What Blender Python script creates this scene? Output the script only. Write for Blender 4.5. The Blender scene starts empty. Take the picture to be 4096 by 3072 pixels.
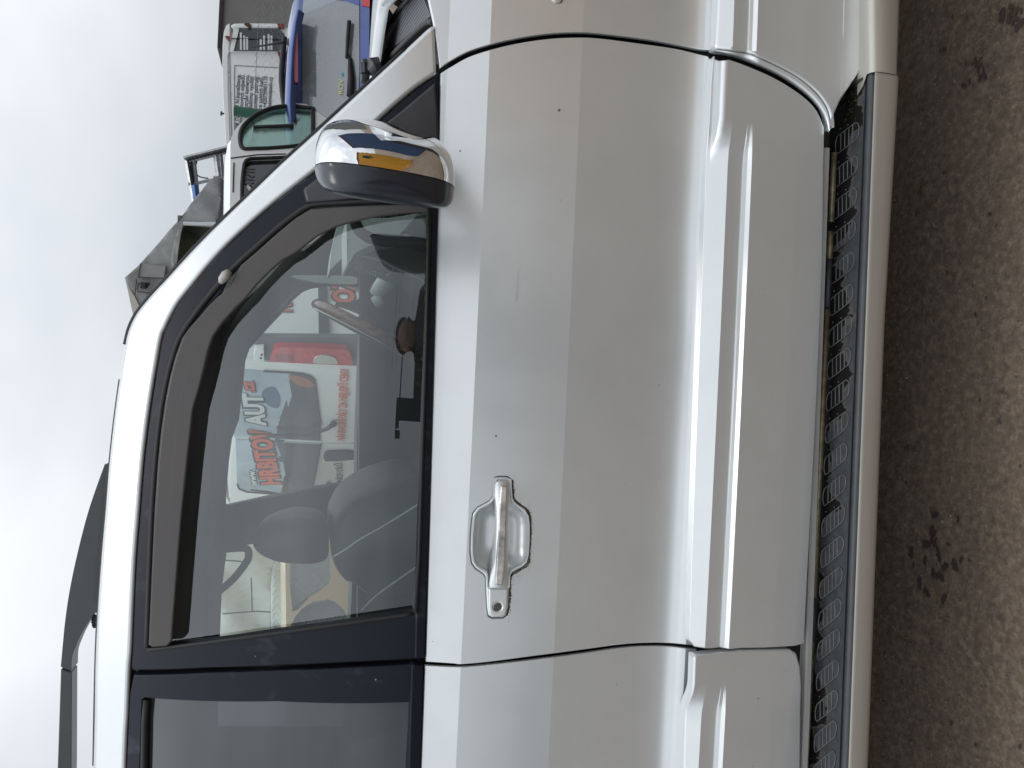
import bpy, bmesh, math, random
from mathutils import Vector, Matrix
from mathutils.geometry import tessellate_polygon
random.seed(7)
S = bpy.context.scene
C = S.collection
# ------------------------------------------------------------------ camera, sky, sun, exposure
K = 4096/2212
H = 1.45
PITCH = math.radians(15.5)
ROLL = 0.047
FPX = 3076.0
cp, sp = math.cos(PITCH), math.sin(PITCH)
FW = Vector((0, cp, -sp))
R0 = Vector((0, -sp, -cp))
XX = Vector((1, 0, 0))
RT = R0*math.cos(ROLL) + XX*math.sin(ROLL)
UP = XX*math.cos(ROLL) - R0*math.sin(ROLL)
CAM = Vector((0, 0, H))
cam = bpy.data.cameras.new('camera')
camo = bpy.data.objects.new('camera', cam); C.objects.link(camo)
m = Matrix((RT, UP, -FW)).transposed().to_4x4(); m.translation = CAM
camo.matrix_world = m
cam.sensor_width = 36; cam.lens = FPX/4096*36
cam.clip_start = 0.02; cam.clip_end = 2000
S.camera = camo

W = bpy.data.worlds.new('World'); S.world = W; W.use_nodes = True
nt = W.node_tree; N = nt.nodes; L = nt.links; N.clear()
SUN_EL, SUN_ROT = math.radians(85), math.radians(200)
sky = N.new('ShaderNodeTexSky'); sky.sky_type = 'NISHITA'; sky.sun_disc = False
sky.sun_elevation = SUN_EL; sky.sun_rotation = SUN_ROT
b1 = N.new('ShaderNodeBackground'); b1.inputs[1].default_value = 0.09
L.new(sky.outputs[0], b1.inputs[0])
tc = N.new('ShaderNodeTexCoord')
mp = N.new('ShaderNodeMapping'); mp.inputs['Scale'].default_value = (1, 1, 1.7)
L.new(tc.outputs['Generated'], mp.inputs[0])
nz = N.new('ShaderNodeTexNoise'); nz.inputs['Scale'].default_value = 1.9; nz.inputs['Detail'].default_value = 4
nz.inputs['Roughness'].default_value = 0.45
L.new(mp.outputs[0], nz.inputs['Vector'])
cr_ = N.new('ShaderNodeValToRGB')
cr_.color_ramp.elements[0].position = 0.3; cr_.color_ramp.elements[0].color = (0.50, 0.535, 0.59, 1)
cr_.color_ramp.elements[1].position = 0.68; cr_.color_ramp.elements[1].color = (0.85, 0.88, 0.90, 1)
L.new(nz.outputs['Fac'], cr_.inputs[0])
b2 = N.new('ShaderNodeBackground'); b2.inputs[1].default_value = 1.0
L.new(cr_.outputs[0], b2.inputs[0])
# an overcast sky is brighter overhead than at the horizon
sxyz = N.new('ShaderNodeSeparateXYZ'); L.new(tc.outputs['Generated'], sxyz.inputs[0])
mrz = N.new('ShaderNodeMapRange'); mrz.inputs['From Min'].default_value = 0; mrz.inputs['From Max'].default_value = 1
mrz.inputs['To Min'].default_value = 0.77; mrz.inputs['To Max'].default_value = 2.0
L.new(sxyz.outputs[2], mrz.inputs[0]); L.new(mrz.outputs[0], b2.inputs[1])
mx = N.new('ShaderNodeMixShader'); mx.inputs[0].default_value = 0.88
L.new(b1.outputs[0], mx.inputs[1]); L.new(b2.outputs[0], mx.inputs[2])
wo = N.new('ShaderNodeOutputWorld'); L.new(mx.outputs[0], wo.inputs[0])

sl = bpy.data.lights.new('sun', 'SUN'); sl.energy = 0.5; sl.angle = math.radians(18); sl.color = (1, 0.96, 0.9)
so = bpy.data.objects.new('sun', sl); C.objects.link(so)
# sun behind the photographer's left shoulder, high
sd = Vector((-math.sin(SUN_ROT)*-1*math.cos(SUN_EL), math.cos(SUN_ROT)*math.cos(SUN_EL), math.sin(SUN_EL)))
so.rotation_euler = sd.to_track_quat('Z', 'Y').to_euler()
so.location = (0, 0, 20)
S.view_settings.view_transform = 'Standard'; S.view_settings.look = 'None'
S.view_settings.exposure = 0.14; S.view_settings.gamma = 1.0
S.view_settings.use_curve_mapping = False
S.render.engine = 'CYCLES'
S.cycles.max_bounces = 9; S.cycles.transparent_max_bounces = 16
S.cycles.glossy_bounces = 5; S.cycles.transmission_bounces = 6; S.cycles.diffuse_bounces = 4

# ------------------------------------------------------------------ from a pixel of the photograph to a place
def cr(s, ox, oy):
    return lambda x, y: ((ox + x/s)/K, (oy + y/s)/K)
c1 = cr(2.212, 800, 0); c2 = cr(1.952, 400, 500); c3 = cr(2.766, 1200, 400); c4 = cr(2.37, 800, 1000)
c5 = cr(1.659, 600, 1600); ch = cr(2.212, 1800, 1800); c6 = cr(1.8436, 2600, 0); c7 = cr(1.8436, 2600, 900)
c8 = cr(2.011, 2600, 2300); c9 = cr(2.011, 1600, 0); cd = cr(3.318, 1250, 800); cl = cr(1.21, 200, 1700)
cb = cr(1.58, 500, 2500); ct = cr(2.764, 3150, 300)
def ray(dx, dy):
    return FW*FPX + RT*(dx*K - 2048) + UP*(1536 - dy*K)
def on_y(dx, dy, Y):
    r = ray(dx, dy); return CAM + r*(Y/r.y)
def on_z(dx, dy, z):
    r = ray(dx, dy); return CAM + r*((z-H)/r.z)
def on_surf(dx, dy, fn):
    r = ray(dx, dy); r = r/r.y
    a, b = 0.9, 2.6
    for _ in range(40):
        t = (a+b)/2; p = CAM + r*t
        if p.y < fn(p.x, p.z): a = t
        else: b = t
    return CAM + r*((a+b)/2)
def on_plane(dx, dy, p0, n):
    r = ray(dx, dy); return CAM + r*((p0-CAM).dot(n)/r.dot(n))

# ------------------------------------------------------------------ materials
def newmat(name):
    mt = bpy.data.materials.new(name); mt.use_nodes = True
    return mt, mt.node_tree.nodes, mt.node_tree.links, mt.node_tree.nodes['Principled BSDF']
def tcoord(n, l, scale=(1, 1, 1)):
    t = n.new('ShaderNodeTexCoord'); mp = n.new('ShaderNodeMapping')
    mp.inputs['Scale'].default_value = scale
    l.new(t.outputs['Object'], mp.inputs[0]); return mp.outputs[0]
def noise(n, l, vec, scale, detail=3, rough=0.5):
    t = n.new('ShaderNodeTexNoise'); t.inputs['Scale'].default_value = scale
    t.inputs['Detail'].default_value = detail; t.inputs['Roughness'].default_value = rough
    l.new(vec, t.inputs['Vector']); return t.outputs['Fac']
def ramp(n, l, fac, stops):
    r = n.new('ShaderNodeValToRGB')
    e = r.color_ramp.elements
    while len(e) < len(stops): e.new(0.5)
    for i, (p, c) in enumerate(stops):
        e[i].position = p; e[i].color = (*c, 1) if len(c) == 3 else c
    l.new(fac, r.inputs[0]); return r.outputs[0]
def mixc(n, l, fac, a, b):
    x = n.new('ShaderNodeMix'); x.data_type = 'RGBA'
    if isinstance(fac, (int, float)): x.inputs['Factor'].default_value = fac
    else: l.new(fac, x.inputs['Factor'])
    for s, v in ((6, a), (7, b)):
        if isinstance(v, tuple): x.inputs[s].default_value = (*v, 1)
        else: l.new(v, x.inputs[s])
    return x.outputs[2]
def bump(n, l, h, strength, dist, p):
    b = n.new('ShaderNodeBump'); b.inputs['Strength'].default_value = strength
    b.inputs['Distance'].default_value = dist
    l.new(h, b.inputs['Height']); l.new(b.outputs[0], p.inputs['Normal'])
def simple(name, col, rough=0.5, metal=0.0, coat=0.0, coat_r=0.05, spec=0.5, var=0.12, vs=6.0, bmp=0.0, bs=200, bd=0.001):
    mt, n, l, p = newmat(name)
    v = tcoord(n, l)
    if var:
        f = noise(n, l, v, vs, 5, 0.6)
        lo = tuple(c*(1-var) for c in col); hi = tuple(min(1, c*(1+var)) for c in col)
        l.new(ramp(n, l, f, [(0.3, lo), (0.7, hi)]), p.inputs['Base Color'])
        rr = n.new('ShaderNodeMapRange'); rr.inputs['To Min'].default_value = rough*0.85; rr.inputs['To Max'].default_value = min(1, rough*1.15)
        l.new(f, rr.inputs[0]); l.new(rr.outputs[0], p.inputs['Roughness'])
    else:
        p.inputs['Base Color'].default_value = (*col, 1); p.inputs['Roughness'].default_value = rough
    p.inputs['Metallic'].default_value = metal
    p.inputs['Coat Weight'].default_value = coat; p.inputs['Coat Roughness'].default_value = coat_r
    p.inputs['Specular IOR Level'].default_value = spec
    if bmp: bump(n, l, noise(n, l, v, bs, 2), bmp, bd, p)
    return mt
def paint(name, col, metal, rough, coat, specks=True):
    mt, n, l, p = newmat(name)
    v = tcoord(n, l)
    base = mixc(n, l, ramp(n, l, noise(n, l, v, 3.0, 4), [(0.35, (0, 0, 0)), (0.65, (1, 1, 1))]), tuple(c*0.97 for c in col), col)
    # small chips and fly specks
    vo = n.new('ShaderNodeTexVoronoi'); vo.inputs['Scale'].default_value = 30; l.new(v, vo.inputs['Vector'])
    wn = noise(n, l, v, 9.0, 1)
    a = n.new('ShaderNodeMath'); a.operation = 'LESS_THAN'; l.new(vo.outputs['Distance'], a.inputs[0])
    th = n.new('ShaderNodeMapRange'); th.inputs['From Min'].default_value = 0.55; th.inputs['From Max'].default_value = 0.85
    th.inputs['To Min'].default_value = 0.0; th.inputs['To Max'].default_value = 0.13
    l.new(wn, th.inputs[0]); l.new(th.outputs[0], a.inputs[1])
    # dull road film, streaked
    film = ramp(n, l, noise(n, l, tcoord(n, l, (5, 5, 5)), 2.2, 6, 0.65), [(0.45, (0, 0, 0)), (0.8, (0.08, 0.08, 0.08))])
    b2 = mixc(n, l, film, base, (0.33, 0.30, 0.26))
    fin = mixc(n, l, a.outputs[0], b2, (0.16, 0.14, 0.11)) if specks else b2
    l.new(fin, p.inputs['Base Color'])
    p.inputs['Metallic'].default_value = metal; p.inputs['Roughness'].default_value = rough
    p.inputs['Coat Weight'].default_value = coat; p.inputs['Coat Roughness'].default_value = 0.04
    bump(n, l, noise(n, l, v, 900, 1), 0.04, 0.0004, p)
    return mt
SILVER = paint('silver_paint', (0.735, 0.765, 0.77), 0.52, 0.33, 0.5)
WHITE = paint('white_van_paint', (0.80, 0.82, 0.81), 0.0, 0.4, 0.5, False)
BLUE = paint('blue_metallic_paint', (0.035, 0.075, 0.26), 0.3, 0.35, 0.8, False)
BEIGE = paint('beige_car_paint', (0.50, 0.38, 0.24), 0.0, 0.45, 0.4, False)
CHROME = simple('chrome', (0.86, 0.86, 0.87), 0.035, 1.0, var=0)
def black_trim():
    mt, n, l, p = newmat('black_window_trim')
    v = tcoord(n, l)
    f = noise(n, l, tcoord(n, l, (6, 6, 3)), 2.0, 6, 0.7)
    sm = ramp(n, l, f, [(0.56, (0.011, 0.013, 0.022)), (0.68, (0.035, 0.040, 0.055))])
    vo = n.new('ShaderNodeTexVoronoi'); vo.inputs['Scale'].default_value = 24; l.new(v, vo.inputs['Vector'])
    a = n.new('ShaderNodeMath'); a.operation = 'LESS_THAN'; a.inputs[1].default_value = 0.035; l.new(vo.outputs['Distance'], a.inputs[0])
    l.new(mixc(n, l, a.outputs[0], sm, (0.3, 0.3, 0.3)), p.inputs['Base Color'])
    p.inputs['Roughness'].default_value = 0.4; p.inputs['Specular IOR Level'].default_value = 0.2
    return mt
TRIM = black_trim()
RUBBER = simple('black_rubber', (0.012, 0.012, 0.013), 0.6, var=0.3, vs=40)
PLASTIC = simple('dark_grey_plastic', (0.035, 0.037, 0.043), 0.42, var=0.25, vs=20, bmp=0.2, bs=900, bd=0.0003)
GREYPL = simple('grey_blue_plastic', (0.045, 0.048, 0.054), 0.45, var=0.2, vs=30)
RAILM = simple('grey_roof_rail', (0.075, 0.082, 0.085), 0.4, var=0.15)
CLOTH = simple('grey_trim_cloth', (0.20, 0.225, 0.21), 0.8, var=0.08)
DARKCL = simple('dark_leather', (0.02, 0.021, 0.022), 0.45, var=0.2, vs=15)
MIDGR = simple('mid_grey_interior', (0.032, 0.036, 0.036), 0.6, var=0.1)
LITGR = simple('pale_grey_interior', (0.50, 0.56, 0.53), 0.7, var=0.06)
STEEL = simple('dull_steel', (0.42, 0.38, 0.30), 0.4, 0.9, var=0.4, vs=25)
GREEN = simple('green_post_paint', (0.02, 0.10, 0.06), 0.5)
WIRE = simple('galvanised_wire', (0.16, 0.19, 0.17), 0.5, 0.5)
DKWIRE = simple('dark_wire', (0.03, 0.03, 0.03), 0.6)
ALU = simple('weathered_aluminium', (0.42, 0.43, 0.44), 0.4, 0.6, var=0.3, vs=20)
WALLG = simple('grey_cladding', (0.17, 0.17, 0.165), 0.8, var=0.08, vs=2)
RED = simple('red_lamp_lens', (0.5, 0.008, 0.012), 0.12, coat=0.6)
DRED = simple('dark_red_lens', (0.16, 0.006, 0.012), 0.15, coat=0.6)
CLEAR = simple('clear_lamp_lens', (0.62, 0.62, 0.58), 0.15, 0.4, coat=0.8)
MOSSM = simple('moss', (0.035, 0.05, 0.008), 0.95, var=0.6, vs=200)
GRIME = simple('brown_grime', (0.06, 0.05, 0.025), 0.9, var=0.5, vs=80)
def wood():
    mt, n, l, p = newmat('polished_wood')
    w = n.new('ShaderNodeTexWave'); w.inputs['Scale'].default_value = 12; w.inputs['Distortion'].default_value = 6
    l.new(tcoord(n, l, (1, 6, 1)), w.inputs['Vector'])
    l.new(ramp(n, l, w.outputs['Fac'], [(0, (0.09, 0.03, 0.012)), (1, (0.28, 0.11, 0.045))]), p.inputs['Base Color'])
    p.inputs['Roughness'].default_value = 0.25; p.inputs['Coat Weight'].default_value = 0.6
    return mt
WOOD = wood()
def glass(name, tint, refl_lo=0.05, refl_hi=1.0, ior=1.5, film=(0.5, 0.55, 0.55), film_a=0.0):
    """thin pane: see-through with a tint, Fresnel mirror, diffuse film for dust and painted haze"""
    mt = bpy.data.materials.new(name); mt.use_nodes = True; n = mt.node_tree.nodes; l = mt.node_tree.links; n.clear()
    o = n.new('ShaderNodeOutputMaterial'); t = n.new('ShaderNodeBsdfTransparent'); t.inputs[0].default_value = (*tint, 1)
    g = n.new('ShaderNodeBsdfGlossy'); g.inputs['Roughness'].default_value = 0.0; g.inputs[0].default_value = (0.95, 0.97, 1, 1)
    fr = n.new('ShaderNodeFresnel'); fr.inputs[0].default_value = ior
    mr = n.new('ShaderNodeMapRange'); mr.inputs['To Min'].default_value = refl_lo; mr.inputs['To Max'].default_value = refl_hi
    l.new(fr.outputs[0], mr.inputs[0])
    m1 = n.new('ShaderNodeMixShader'); l.new(mr.outputs[0], m1.inputs[0]); l.new(t.outputs[0], m1.inputs[1]); l.new(g.outputs[0], m1.inputs[2])
    d = n.new('ShaderNodeBsdfDiffuse'); d.inputs[0].default_value = (*film, 1)
    v = tcoord(n, l); f = noise(n, l, v, 7, 5, 0.6)
    r2 = n.new('ShaderNodeMapRange'); r2.inputs['To Min'].default_value = film_a*0.6; r2.inputs['To Max'].default_value = film_a*1.4
    l.new(f, r2.inputs[0])
    m2 = n.new('ShaderNodeMixShader'); l.new(r2.outputs[0], m2.inputs[0]); l.new(m1.outputs[0], m2.inputs[1]); l.new(d.outputs[0], m2.inputs[2])
    l.new(m2.outputs[0], o.inputs[0])
    return mt
GLASS = glass('tinted_side_glass', (0.88, 0.96, 0.925), 0.075, 1.0, 1.5, (0.45, 0.53, 0.48), 0.022)  # greenish diffuse film paints in the veil of reflected haze
GLASS2 = glass('thin_clear_glass', (0.93, 0.95, 0.94), 0.0, 0.8, 1.4)
PRIV = glass('privacy_glass', (0.05, 0.055, 0.065), 0.05, 1.0, 1.5, (0.35, 0.37, 0.4), 0.07)
GREENGL = glass('green_tinted_glass', (0.74, 0.91, 0.86), 0.02, 0.7, 1.45, (0.3, 0.5, 0.42), 0.03)
HATCHGL = glass('hatch_glass', (0.66, 0.70, 0.71), 0.08, 1.0, 1.5, (0.5, 0.53, 0.56), 0.30)  # strong pale film paints in the brightness of a daylit interior
SMOKE = glass('smoked_acrylic', (0.14, 0.115, 0.11), 0.03, 0.9, 1.45, (0.118, 0.109, 0.107), 0.78)
def tarp(name, col, v2=0.25):
    mt, n, l, p = newmat(name)
    v = tcoord(n, l); f = noise(n, l, v, 2.5, 6, 0.6)
    l.new(ramp(n, l, f, [(0.3, tuple(c*(1-v2) for c in col)), (0.7, tuple(c*(1+v2) for c in col))]), p.inputs['Base Color'])
    p.inputs['Roughness'].default_value = 0.55
    w = n.new('ShaderNodeTexNoise'); w.inputs['Scale'].default_value = 5; w.inputs['Detail'].default_value = 3; w.inputs['Distortion'].default_value = 1.5
    l.new(tcoord(n, l, (1.4, 1, 0.5)), w.inputs['Vector'])
    bump(n, l, w.outputs['Fac'], 0.4, 0.06, p)
    return mt
TARPG = tarp('grey_tarpaulin', (0.27, 0.27, 0.265), 0.05)
TARPW = tarp('white_tarpaulin', (0.62, 0.66, 0.62), 0.08)
TARPB = tarp('cream_tarpaulin', (0.50, 0.47, 0.42), 0.1)
KHAKI = tarp('khaki_canvas', (0.085, 0.095, 0.065))
YELLOW = simple('yellow_container_paint', (0.62, 0.30, 0.03), 0.5, var=0.15)
NAVY = simple('navy_container_paint', (0.03, 0.06, 0.13), 0.5, var=0.2)
BROWNP = simple('rust_brown_paint', (0.14, 0.035, 0.02), 0.6, var=0.3)
ORANGE = simple('orange_red_print', (0.62, 0.10, 0.03), 0.5, var=0.05)
INK = simple('dark_blue_print', (0.02, 0.025, 0.05), 0.5, var=0.05)
PALEINK = simple('pale_print', (0.62, 0.66, 0.66), 0.5, var=0.05)
YINK = simple('yellow_print', (0.6, 0.62, 0.2), 0.5, var=0.05)
BLACKP = simple('black_print', (0.02, 0.02, 0.022), 0.5)
GFILM = simple('blue_grey_window_film', (0.38, 0.47, 0.54), 0.25, var=0.25, vs=3)
GFILMD = simple('dark_window_film', (0.035, 0.045, 0.055), 0.2, var=0.4, vs=5)

# ------------------------------------------------------------------ object helpers
OFF = {}
def thing(name, label, cat, loc, group=None):
    o = bpy.data.objects.new(name, None); C.objects.link(o); o.location = loc
    o['label'] = label; o['category'] = cat
    if group: o['group'] = group
    OFF[o] = Vector(loc); return o
def link(name, me, mat, parent=None, label=None):
    o = bpy.data.objects.new(name, me); C.objects.link(o)
    if mat: me.materials.clear(); me.materials.append(mat)
    if parent is not None:
        off = OFF[parent]; me.transform(Matrix.Translation(-off)); o.parent = parent; OFF[o] = off
    else: OFF[o] = Vector((0, 0, 0))
    if label: o['label'] = label
    return o
def obj(name, bm, mat, parent=None, smooth=False, label=None, angle=None):
    me = bpy.data.meshes.new(name)
    bmesh.ops.recalc_face_normals(bm, faces=bm.faces)
    bm.to_mesh(me); bm.free()
    if smooth or angle:
        for p in me.polygons: p.use_smooth = True
        if angle: me.set_sharp_from_angle(angle=math.radians(angle))
    return link(name, me, mat, parent, label)
def tag(o, label, cat, group=None):
    o['label'] = label; o['category'] = cat
    if group: o['group'] = group
    return o
def struct(o, kind='structure'):
    o['kind'] = kind; return o
def box(bm, lo, hi, bev=0.0, mat=None):
    c = Vector(((lo[0]+hi[0])/2, (lo[1]+hi[1])/2, (lo[2]+hi[2])/2))
    s = Vector((hi[0]-lo[0], hi[1]-lo[1], hi[2]-lo[2]))
    M = Matrix.Translation(c) @ Matrix.Diagonal((abs(s.x), abs(s.y), abs(s.z), 1))
    if mat is not None: M = mat @ M
    g = bmesh.ops.create_cube(bm, size=1, matrix=M)
    if bev:
        es = list({e for v in g['verts'] for e in v.link_edges})
        bmesh.ops.bevel(bm, geom=es, offset=bev, segments=2, affect='EDGES', profile=0.5)
def tube(bm, pts, r, seg=8, closed=False, flat=None):
    pts = [Vector(p) for p in pts]; n = len(pts); rings = []
    rr = r if isinstance(r, (list, tuple)) else [r]*n
    prev = None
    for i, p in enumerate(pts):
        a = pts[i-1] if (i or closed) else pts[0]; b = pts[(i+1) % n] if (i < n-1 or closed) else pts[-1]
        d = (b-a); d = d.normalized() if d.length > 1e-9 else Vector((0, 0, 1))
        if prev is None:
            u = d.cross(Vector((0, 0, 1)));
            if u.length < 1e-3: u = d.cross(Vector((0, 1, 0)))
        else: u = prev - d*prev.dot(d)
        u.normalize(); prev = u; w = d.cross(u)
        rings.append([bm.verts.new(p + (u*math.cos(2*math.pi*k/seg) + w*math.sin(2*math.pi*k/seg)*(flat or 1))*rr[i]) for k in range(seg)])
    m = n if closed else n-1
    for i in range(m):
        A, B = rings[i], rings[(i+1) % n]
        for k in range(seg): bm.faces.new((A[k], A[(k+1) % seg], B[(k+1) % seg], B[k]))
    if not closed:
        bm.faces.new(rings[0][::-1]); bm.faces.new(rings[-1])
def prism(bm, pts, d):
    """pts: world polygon, d: extrusion vector"""
    A = [bm.verts.new(p) for p in pts]; B = [bm.verts.new(Vector(p)+d) for p in pts]
    tris = tessellate_polygon([[Vector(p) for p in pts]])
    for t in tris:
        try: bm.faces.new([A[i] for i in t]); bm.faces.new([B[i] for i in t][::-1])
        except ValueError: pass
    n = len(pts)
    for i in range(n):
        bm.faces.new((A[i], A[(i+1) % n], B[(i+1) % n], B[i]))
def ppoly(name, pts, Y, th, mat, parent=None, label=None, bev=0.0):
    """a slab whose outline is given by pixels at distance Y, thickness th away from the camera"""
    bm = bmesh.new(); prism(bm, [on_y(x, y, Y) for x, y in pts], Vector((0, th, 0)))
    return obj(name, bm, mat, parent, label=label)
def resample(pts, step, closed=True):
    out = []; n = len(pts)
    for i in range(n if closed else n-1):
        a = Vector(pts[i]); b = Vector(pts[(i+1) % n]); k = max(1, int((b-a).length/step + 0.5))
        for j in range(k): out.append(a.lerp(b, j/k))
    if not closed: out.append(Vector(pts[-1]))
    return out
def spl(pts, n=8, closed=False):
    """Catmull-Rom through points"""
    P = [Vector(p) for p in pts]; out = []; m = len(P)
    g = (lambda i: P[i % m]) if closed else (lambda i: P[max(0, min(m-1, i))])
    for i in range(m if closed else m-1):
        a, b, c, d = g(i-1), g(i), g(i+1), g(i+2)
        for j in range(n):
            t = j/n
            out.append(0.5*((2*b) + (c-a)*t + (2*a-5*b+4*c-d)*t*t + (3*b-a-3*c+d)*t**3))
    if not closed: out.append(P[-1])
    return [tuple(v) for v in out]
def area2(p): return sum(p[i].x*p[(i+1) % len(p)].y - p[(i+1) % len(p)].x*p[i].y for i in range(len(p)))/2
def offset2(p, d):
    """offset closed 2D polygon outward by d (negative: inward), p CCW"""
    n = len(p); out = []
    for i in range(n):
        a = p[i-1]; b = p[i]; c = p[(i+1) % n]
        e1 = (b-a); e2 = (c-b)
        if e1.length < 1e-9: e1 = e2
        if e2.length < 1e-9: e2 = e1
        n1 = Vector((e1.y, -e1.x)).normalized(); n2 = Vector((e2.y, -e2.x)).normalized()
        nn = n1+n2
        if nn.length < 1e-6: nn = n1
        nn.normalize(); k = max(0.5, nn.dot(n1))
        out.append(b + nn*(d/k))
    return out
def fnormal(fn, x, z, e=2e-5):
    dx = (fn(x+e, z)-fn(x-e, z))/(2*e); dz = (fn(x, z+e)-fn(x, z-e))/(2*e)
    return Vector((dx, -1, dz)).normalized()
def sheet(name, outline, fn, mat, parent=None, holes=(), r=0.003, back=0.018, zl=(), xl=(), step=0.008, label=None, xz=False, flange=True, zstep=0.02, xstep=0.08):
    """pressed panel following the surface y=fn(x,z); outline in pixels, rounded and folded back at every edge"""
    def proj(pts):
        if xz: q = [Vector(p) for p in pts]
        else:
            q = []
            for (x, y) in pts:
                w = on_surf(x, y, fn); q.append(Vector((w.x, w.z)))
        q = resample(q, step)
        if area2(q) < 0: q.reverse()
        return q
    loops = [proj(outline)] + [proj(h) for h in holes]
    bm = bmesh.new(); inner = []
    for i, lp in enumerate(loops):
        inner.append(offset2(lp, -r if i == 0 else r) if flange else lp)
    flat = [v for lp in inner for v in lp]
    V = [bm.verts.new((v.x, 0, v.y)) for v in flat]
    for t in tessellate_polygon([[Vector((v.x, v.y, 0)) for v in lp] for lp in inner]):
        if len(set(t)) == 3:
            try: bm.faces.new([V[k] for k in t])
            except ValueError: pass
    xs = [v.x for v in flat]; zs = [v.y for v in flat]
    cuts = [z for z in zl if min(zs) < z < max(zs)]
    z = math.ceil(min(zs)/zstep)*zstep
    while z < max(zs): cuts.append(z + 1.3e-4); z += zstep
    for z in cuts:
        bmesh.ops.bisect_plane(bm, geom=bm.verts[:]+bm.edges[:]+bm.faces[:], plane_co=(0, 0, z), plane_no=(0, 0, 1), dist=1e-6)
    x = math.ceil(min(xs)/xstep)*xstep
    while x < max(xs):
        bmesh.ops.bisect_plane(bm, geom=bm.verts[:]+bm.edges[:]+bm.faces[:], plane_co=(x, 0, 0), plane_no=(1, 0, 0), dist=1e-6); x += xstep
    bm.verts.ensure_lookup_table()
    for v in bm.verts: v.co.y = fn(v.co.x, v.co.z)
    for f in bm.faces:
        f.normal_update()
        if f.normal.y > 0: f.normal_flip()
    nsheet = len(bm.faces)
    nor = {}
    if flange:
        for i, lp in enumerate(loops):
            sgn = 1 if i == 0 else -1
            rows = []
            steps = [(0, 0, 0), (0.5, 0, 0), (1, 0, 0), (1, back, 1)]
            for (a, bk, _) in steps:
                ang = a*math.pi/2
                pl = offset2(lp, sgn*r*(math.sin(ang)-1)) if r*(1-math.sin(ang)) > 1e-7 else lp
                row = []
                for j, v in enumerate(pl):
                    y = fn(inner[i][j].x, inner[i][j].y) + r*(1-math.cos(ang)) + bk
                    w = bm.verts.new((v.x, y, v.y)); row.append(w)
                    a_ = lp[j-1]; c_ = lp[(j+1) % len(lp)]; e = (c_-a_); on = Vector((e.y, 0, -e.x)).normalized()*sgn
                    sn = fnormal(fn, inner[i][j].x, inner[i][j].y)
                    nor[w] = (sn*math.cos(ang) + on*math.sin(ang)).normalized()
                rows.append(row)
            for k in range(len(rows)-1):
                A, B = rows[k], rows[k+1]; n = len(A)
                for j in range(n):
                    q = (A[j], A[(j+1) % n], B[(j+1) % n], B[j])
                    try:
                        f = bm.faces.new(q if sgn > 0 else q[::-1])
                        f.normal_update()
                        if f.normal.dot(nor[A[j]]+nor[B[j]]) < 0: f.normal_flip()
                    except ValueError: pass
    bm.verts.index_update(); bm.faces.ensure_lookup_table()
    nidx = {v.index: n for v, n in nor.items()}
    me = bpy.data.meshes.new(name); bm.to_mesh(me); bm.free()
    ln = [None]*len(me.loops)
    for p in me.polygons:
        p.use_smooth = True
        c = p.center
        for li in p.loop_indices:
            vi = me.loops[li].vertex_index
            if vi in nidx: ln[li] = nidx[vi]
            else:
                co = me.vertices[vi].co
                x = co.x + (c.x-co.x)*0.03; zz = co.z + (c.z-co.z)*0.03
                ln[li] = fnormal(fn, x, zz)
    me.normals_split_custom_set(ln)
    return link(name, me, mat, parent, label)
def text(name, s, mat, parent, p, right, up, size, width=None, ext=0.001, label=None, align='LEFT', bold=0.0, spacing=1.0):
    cu = bpy.data.curves.new(name, 'FONT'); cu.body = s; cu.size = size; cu.extrude = ext; cu.resolution_u = 3
    cu.offset = bold; cu.align_x = align; cu.space_character = spacing
    t = bpy.data.objects.new('tmp', cu); C.objects.link(t)
    dg = bpy.context.evaluated_depsgraph_get(); dg.update()
    me = bpy.data.meshes.new_from_object(t.evaluated_get(dg)); bpy.data.objects.remove(t)
    right = Vector(right).normalized(); up = Vector(up); up = (up-right*up.dot(right)).normalized(); out = right.cross(up)
    sx = 1
    if width and me.vertices:
        w = max(v.co.x for v in me.vertices)-min(v.co.x for v in me.vertices); sx = width/w
    M = Matrix((right*sx, up, out)).transposed().to_4x4(); M.translation = Vector(p)
    me.transform(M); me.name = name
    return link(name, me, mat, parent, label)
# ------------------------------------------------------------------ ground
def ground_mat():
    mt, n, l, p = newmat('packed_dirt_yard')
    v = tcoord(n, l)
    big = noise(n, l, v, 1.3, 6, 0.6); fine = noise(n, l, v, 55, 6, 0.75); mid = noise(n, l, v, 12, 5, 0.6)
    a = ramp(n, l, big, [(0.35, (0.135, 0.098, 0.07)), (0.65, (0.25, 0.187, 0.132))])
    b = ramp(n, l, fine, [(0.33, (0.05, 0.039, 0.031)), (0.5, (0.155, 0.115, 0.083)), (0.7, (0.36, 0.285, 0.205))])
    c = mixc(n, l, 0.6, a, b)
    # damp patches and drips
    wet = ramp(n, l, mid, [(0.64, (0, 0, 0)), (0.70, (0.8, 0.8, 0.8))])
    d = mixc(n, l, wet, c, (0.07, 0.052, 0.043))
    vo = n.new('ShaderNodeTexVoronoi'); vo.inputs['Scale'].default_value = 60; l.new(v, vo.inputs['Vector'])
    lt = n.new('ShaderNodeMath'); lt.operation = 'LESS_THAN'; lt.inputs[1].default_value = 0.07; l.new(vo.outputs['Distance'], lt.inputs[0])
    l.new(mixc(n, l, lt.outputs[0], d, (0.34, 0.31, 0.27)), p.inputs['Base Color'])
    p.inputs['Roughness'].default_value = 0.85
    sm = n.new('ShaderNodeMath'); sm.operation = 'ADD'; l.new(fine, sm.inputs[0]); l.new(mid, sm.inputs[1])
    bump(n, l, sm.outputs[0], 0.6, 0.010, p)
    return mt
GROUND = ground_mat()
bm = bmesh.new()
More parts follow.
